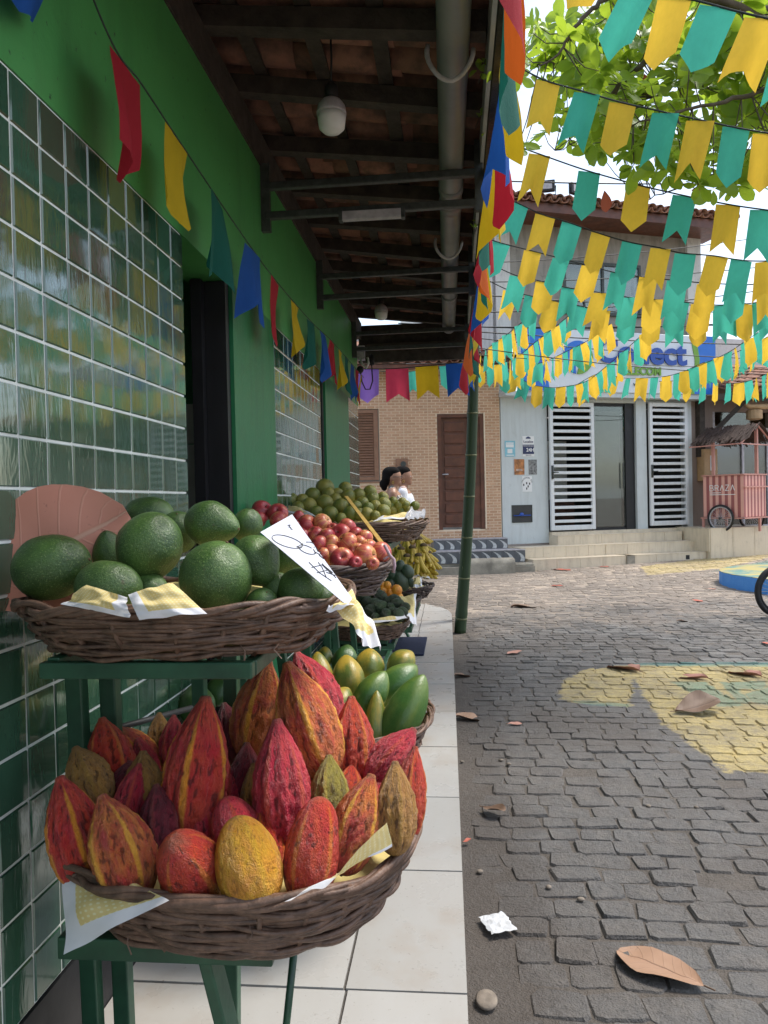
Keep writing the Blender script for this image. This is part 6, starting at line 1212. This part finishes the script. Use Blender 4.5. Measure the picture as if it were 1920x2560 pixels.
def woman(label, loc, rotz, sc_, top, trousers, sleeve, bun, glasses):
    t = thing('person', label, 'person', loc, rot=(0,0,rotz)); t.scale = (sc_,)*3; WM[t.name] = Matrix.Translation(loc) @ Matrix.Rotation(rotz, 4, 'Z') @ Matrix.Diagonal((sc_,)*3+(1,)); q = MB()
    q.ell(Vector((-.01,0,.90)), (.135,.17,.14), 10); q.ell(Vector((0,0,1.05)), (.115,.14,.16), 10); q.ell(Vector((.0,0,1.25)), (.12,.165,.16), 10); q.ell(Vector((.05,0,1.18)), (.10,.14,.09), 8)
    cap(q, (-.01,-.15,1.365), (-.01,.15,1.365), .055, .055); cap(q, (-.01,-.09,1.385), (-.01,.09,1.385), .055, .055); cap(q, (-.015,0,1.34), (.012,0,1.47), .060, .055)
    q.ell(Vector((.005,0,1.555)), (.104,.082,.112), 10); q.ell(Vector((.035,0,1.495)), (.06,.055,.055), 8); q.ell(Vector((.105,0,1.535)), (.018,.014,.02), 6); q.ell(Vector((.092,0,1.487)), (.018,.025,.012), 6); q.ell(Vector((.083,0,1.46)), (.025,.025,.02), 6)
    for s_ in (-1, 1):
        q.ell(Vector((-.005,s_*.078,1.53)), (.02,.01,.03), 6); sh_ = (-.01,s_*.175,1.345); el = (-.05,s_*.215,1.04); wr = (.07,s_*.20,.83); cap(q, sh_, el, .052, .040); cap(q, el, wr, .040, .027)
        pm = Vector((.09,s_*.195,.765)); q.ell(pm, (.022,.014,.045), 6)
        for k, (fx, fl) in enumerate(((-.020,.055),(-.007,.065),(.007,.062),(.019,.05))): a = pm+Vector((fx,0,-.035)); b = a+Vector((fx*.2+.004,0,-fl*.55)); cap(q, a, b, .0095, .0085, 6); cap(q, b, b+Vector((.012,-s_*.006,-fl*.45)), .0085, .0075, 6)
        a = pm+Vector((.02,0,.01)); cap(q, a, a+Vector((.028,-s_*.005,-.03)), .010, .009, 6); cap(q, a+Vector((.028,-s_*.005,-.03)), a+Vector((.033,-s_*.008,-.055)), .009, .008, 6)
        cap(q, (-.01,s_*.085,.86), (.02,s_*.095,.48), .085, .055); cap(q, (.02,s_*.095,.48), (-.02,s_*.10,.09), .055, .036); q.ell(Vector((.06,s_*.105,.035)), (.12,.043,.036), 8)
    fuse(q, 'body', SK, t, .0085)
    q = MB(); q.ell(Vector((-.01,0,.94)), (.15,.185,.13), 10); q.ell(Vector((0,0,1.05)), (.132,.157,.17), 10); q.ell(Vector((.0,0,1.235)), (.135,.18,.155), 10); q.ell(Vector((.05,0,1.18)), (.115,.155,.10), 8)
    for s_ in (-1, 1):
        if sleeve: cap(q, (-.01,s_*.10,1.375), (-.012,s_*.15,1.36), .056, .056)
        else: cap(q, (-.01,s_*.10,1.30), (-.015,s_*.095,1.415), .050, .040)
        if sleeve: cap(q, (-.01,s_*.175,1.345), (-.038,s_*.205,1.15), .062, .064)
    fuse(q, 'top', CL[top], t, .011)
    q = MB(); q.ell(Vector((-.01,0,.89)), (.148,.182,.10), 10)
    for s_ in (-1, 1): cap(q, (-.01,s_*.085,.84), (.02,s_*.095,.48), .10, .07); cap(q, (.02,s_*.095,.48), (-.02,s_*.10,.12), .07, .058)
    fuse(q, 'trousers', CL[trousers], t, .011)
    q = MB(); q.ell(Vector((-.034,0,1.592)), (.092,.088,.086), 10); q.ell(Vector((-.004,0,1.613)), (.098,.084,.066), 10); q.ell(Vector((-.062,0,1.545)), (.068,.086,.09), 8)
    if bun: q.ell(Vector((-.105,0,1.47)), (.055,.055,.06), 8); cap(q, (-.085,0,1.50), (-.10,0,1.42), .045, .035)
    else: q.ell(Vector((-.06,0,1.50)), (.05,.07,.07), 8)
    fuse(q, 'hair', HAIR, t, .009)
    for s_ in (-1, 1):
        q = MB(); q.tube([(.0+.011*math.cos(a), s_*.092, 1.485+.015*math.sin(a)) for a in [2*math.pi*i/14 for i in range(14)]], .003, 6, True); lb(q, 'earring', plain('gold', (.5,.35,.1), .3, .05, 5, 0, metal=1) if 'gold' not in D.materials else D.materials['gold'], t, True)
        q = MB(); q.ell(Vector((.086,s_*.032,1.548)), (.011,.014,.010), 6); lb(q, 'eye', M['paper'], t, True); q = MB(); q.ell(Vector((.096,s_*.033,1.548)), (.004,.006,.006), 5); lb(q, 'iris', M['ink'], t, True)
    if glasses:
        q = MB()
        for s_ in (-1, 1): q.tube([(.108, s_*.036+.026*math.cos(a), 1.548+.02*math.sin(a)) for a in [2*math.pi*i/14 for i in range(14)]], .003, 5, True); q.tube([(.106,s_*.062,1.55),(.05,s_*.085,1.552),(.0,s_*.085,1.55)], .003, 5)
        lb(q, 'glasses', M['ink'], t, True)
    return t
def stand_at(px, py, y, sc_, off=1.555): p = at(px, py, y); return Vector((p.x, y, -.125)), (p.z+.125)/off
l1, s1 = stand_at(981, 1192, 9.0, 1); l2, s2 = stand_at(1008, 1190, 9.5, 1)
woman('woman with low black hair bun, glasses and sleeveless black and white print top', l1, rad(8), s1, 'print', 'black', False, True, True)
woman('woman in a white short-sleeved shirt with hoop earrings, standing behind the other', l2, rad(5), s2, 'white', 'jeans', True, False, False)
# ================================================================ litter and small things
def m_dry(name, a1, a2, vein):
    g = G(name); uv = g.coord('UV'); sep = g.n('ShaderNodeSeparateXYZ'); g.put(sep.inputs[0], uv); s_ = g.math('ABSOLUTE', g.math('SUBTRACT', sep.outputs[0], .5)); mid = g.ramp(s_, [(.012, 1.), (.03, 0.)])
    sv = g.math('FRACT', g.math('ADD', g.math('MULTIPLY', sep.outputs[1], 8.), g.math('MULTIPLY', s_, -3.2))); side = g.ramp(g.math('ABSOLUTE', g.math('SUBTRACT', sv, .5)), [(.02, .32), (.06, 0.)])
    a = g.mix(g.noise(9, 6, .65, g.rco(20)), a1, a2); a = g.mix(g.ramp(g.noise(38, 5, .7, g.rco(11)), [(.62, 0.), (.72, .8)]), a, tuple(x*.35 for x in a1)); a = g.mix(g.math('MAXIMUM', mid, side), a, vein); g.bump(g.math('MAXIMUM', mid, side), .4, .004); return g.set(a, .6)
DL = {'tan': m_dry('tan_dry_leaf', (.26,.145,.085), (.36,.215,.135), (.17,.09,.05)), 'pink': m_dry('pink_dry_leaf', (.42,.19,.14), (.52,.27,.21), (.50,.32,.22)), 'brown': m_dry('brown_dry_leaf', (.13,.075,.045), (.20,.12,.075), (.10,.055,.035)), 'salmon': m_dry('salmon_leaf', (.50,.19,.12), (.58,.26,.18), (.58,.32,.22)), 'red': m_dry('red_dry_leaf', (.45,.09,.06), (.52,.15,.09), (.4,.1,.06))}
DM = {k: [leaf_mesh('fallen_leaf', DL[k], .24, .135, c, f, 12, i+3, 1.35, w_) for i, (c, f, w_) in enumerate(((.05,.12,.012),(.35,.5,.03),(-.16,.45,.03)))] for k in DL}
def fallen(a, b, col, var, label, lift=.012, roll=0, wsc=1.0, z=None):
    A_ = atz(*a, -.11 if z is None else z); B_ = atz(*b, -.11 if z is None else z); A_.z = sz(A_.x, A_.y)+lift; B_.z = sz(B_.x, B_.y)+lift; d = B_-A_; L_ = d.length; t = thing('fallen_leaf', label, 'leaf', A_, 'fallen leaves on the street'); T = Matrix.Translation(A_) @ orient2(d, roll) @ Matrix.Diagonal((L_/.24*wsc, L_/.24, L_/.24, 1))
    o = link('blade', DM[col][var], t); put(o, T); q = MB(); q.tube([A_+Vector((0,0,.002)), A_-d.normalized()*L_*.12+Vector((0,0,.003))], .0022, 5); q.build('stalk', DL['brown'], t); return t
def orient2(d, roll): y = d.normalized(); x = Vector((y.y, -y.x, 0)).normalized(); z = x.cross(y); return Matrix((x, y, z)).transposed().to_4x4() @ Matrix.Rotation(roll, 4, 'Y')
def g6(x, y): return (1000+.5546*x, 1400+.5546*y)
fallen(g6(1370,1925), g6(985,1740), 'tan', 0, 'largest tan almond leaf lying flat at the lower right', .012, .12, 1.15); fallen(g6(1240,690), g6(1430,665), 'brown', 2, 'curled brown leaf standing on the yellow paint', .02, .3); fallen(g6(1080,505), g6(950,460), 'pink', 1, 'pink leaf at the upper edge of the yellow paint', .015)
fallen(g6(1390,535), g6(1225,515), 'pink', 1, 'dull pink leaf in the middle of the yellow paint', .012); fallen(g6(1630,530), g6(1480,488), 'pink', 1, 'reddish leaf at the right of the yellow paint', .015); fallen(g6(240,525), g6(318,512), 'brown', 1, 'curled brown leaf by the kerb beside the papayas', .015); fallen(g6(245,710), g6(380,705), 'tan', 1, 'broad tan leaf by the kerb', .015, 0, 1.3)
fallen(g6(485,740), g6(550,735), 'pink', 0, 'small pale pink leaf near the kerb', .012, 0, 1.2); fallen(g6(550,410), g6(485,420), 'pink', 0, 'pink leaf beyond the small pale one', .012); fallen(g6(370,1120), g6(475,1155), 'brown', 2, 'crumpled brown leaf at the foot of the kerb', .015); fallen(g6(680,118), g6(738,115), 'red', 0, 'red leaf far off on the sandy cobbles', .012)
fallen(g6(1310,180), g6(1365,185), 'red', 0, 'orange leaf left of the blue island', .012); fallen(g6(1250,275), g6(1300,272), 'brown', 1, 'reddish brown leaf right of centre on the cobbles', .012); fallen(g6(1380,132), g6(1425,134), 'pink', 0, 'pink leaf against the blue island', .012); fallen(g6(690,45), g6(770,48), 'red', 0, 'red leaf near the telecom steps', .012); fallen(g6(1625,372), g6(1680,378), 'red', 0, 'orange red leaf at the right edge of the cobbles', .012)
fallen(g6(500,212), g6(640,205), 'brown', 1, 'brown leaf beyond the bamboo foot', .012); fallen(g6(285,1275), g6(320,1265), 'red', 2, 'tiny reddish leaf at the kerb edge', .012); fallen(g6(900,38), g6(945,36), 'red', 0, 'small red leaf before the beige steps', .012)
# salmon leaf tucked into the avocado basket
ba, bb = at(*z3p(475,775), 1.39), at(*z3p(-130,1120), 1.30); t = thing('salmon_leaf', 'large salmon coloured leaf tucked behind the left avocados', 'leaf', bb); yv = (ba-bb); yv = yv.normalized(); nz = Vector((.25,-1,.25)); nz = (nz-yv*nz.dot(yv)).normalized(); xx = yv.cross(nz)
o = link('blade', leaf_mesh('blade', DL['salmon'], .24, .185, .03, .12, 14, 6, 1.25, .01), t); Ls = (ba-bb).length*1.12; put(o, Matrix.Translation(bb) @ Matrix((xx, yv, nz)).transposed().to_4x4() @ Matrix.Diagonal((Ls/.24,Ls/.24,Ls/.24,1))); q = MB(); q.tube([bb, bb-yv*.06], .003, 6); q.build('stalk', DL['pink'], t)
p0 = atz(*g6(440,1640), -.11); q = MB()
def crump(u, v):
    a = (u-.5)*.085; b = (v-.5)*.10; e = 1+.22*noise.noise(Vector((u*5, v*5, 2))); return (p0.x+(a*.9-b*.35)*e, p0.y+(a*.35+b*.9)*e, -.108+.005*abs(noise.noise(Vector((u*4, v*4, 7))))+.004*noise.noise(Vector((u*9, v*9, 3))))
q.grid(crump, 9, 9, False)
tag(q.build('paper_scrap', plain('dirty_paper', (.50,.51,.52), .8, .25, 30, .4, 60), None), 'torn white paper scrap on the cobbles near the kerb', 'paper'); p0 = atz(*g6(390,1985), -.11)
q = MB(); q.rev([(.016,0),(.026,.001),(.028,.005),(.024,.009),(.01,.0095)], 18, Matrix.Translation((p0.x,p0.y,-.112)) @ Matrix.Diagonal((1,1.25,1,1)) @ Matrix.Rotation(.15,4,'X')); tag(q.build('pale_pebble', plain('pale_stone', (.20,.165,.13), .9, .3, 40, .4), None, True), 'flat pale round pebble at the bottom by the kerb', 'pebble')
for i, (x, y) in enumerate(((360,1405),(490,920),(280,910),(670,1475),(455,903),(1335,1115),(815,1530),(1120,1110))):
    p0 = atz(*g6(x, y), -.115); q = MB(); q.ell(Vector((p0.x,p0.y,sz(p0.x,p0.y)+.006)), (R.uniform(.008,.014),R.uniform(.008,.012),.006), 6); tag(q.build('pebble', D.materials['pale_stone'], None, True), ['tiny pale pebble beside the kerb above the paper scrap','tiny seed right of the small pink leaf','tiny pebble hugging the kerb near the middle','yellowish seed right of the paper scrap','tiny pebble close to the seed by the pink leaf','pale chip on a raised cobble at the middle right','small tan seed above the largest leaf','tiny chip left of the raised cobble'][i], 'pebble', 'tiny pebbles on the cobbles')
def m_mat():
    g = G('navy_doormat'); g.bump(g.noise(260, 3, .7, g.coord('Pos')), 1.0, .01); return g.set(g.mix(g.noise(60, 4, .6, g.coord('Pos')), (.010,.016,.045), (.022,.032,.085)), .95)
q = MB(); q.box(-.80,-.245,5.50,6.2,.004,.018); o = q.build('doormat', m_mat()); beveled(o, .004); tag(o, 'navy blue doormat on the pale tiles beneath the far stands', 'doormat')
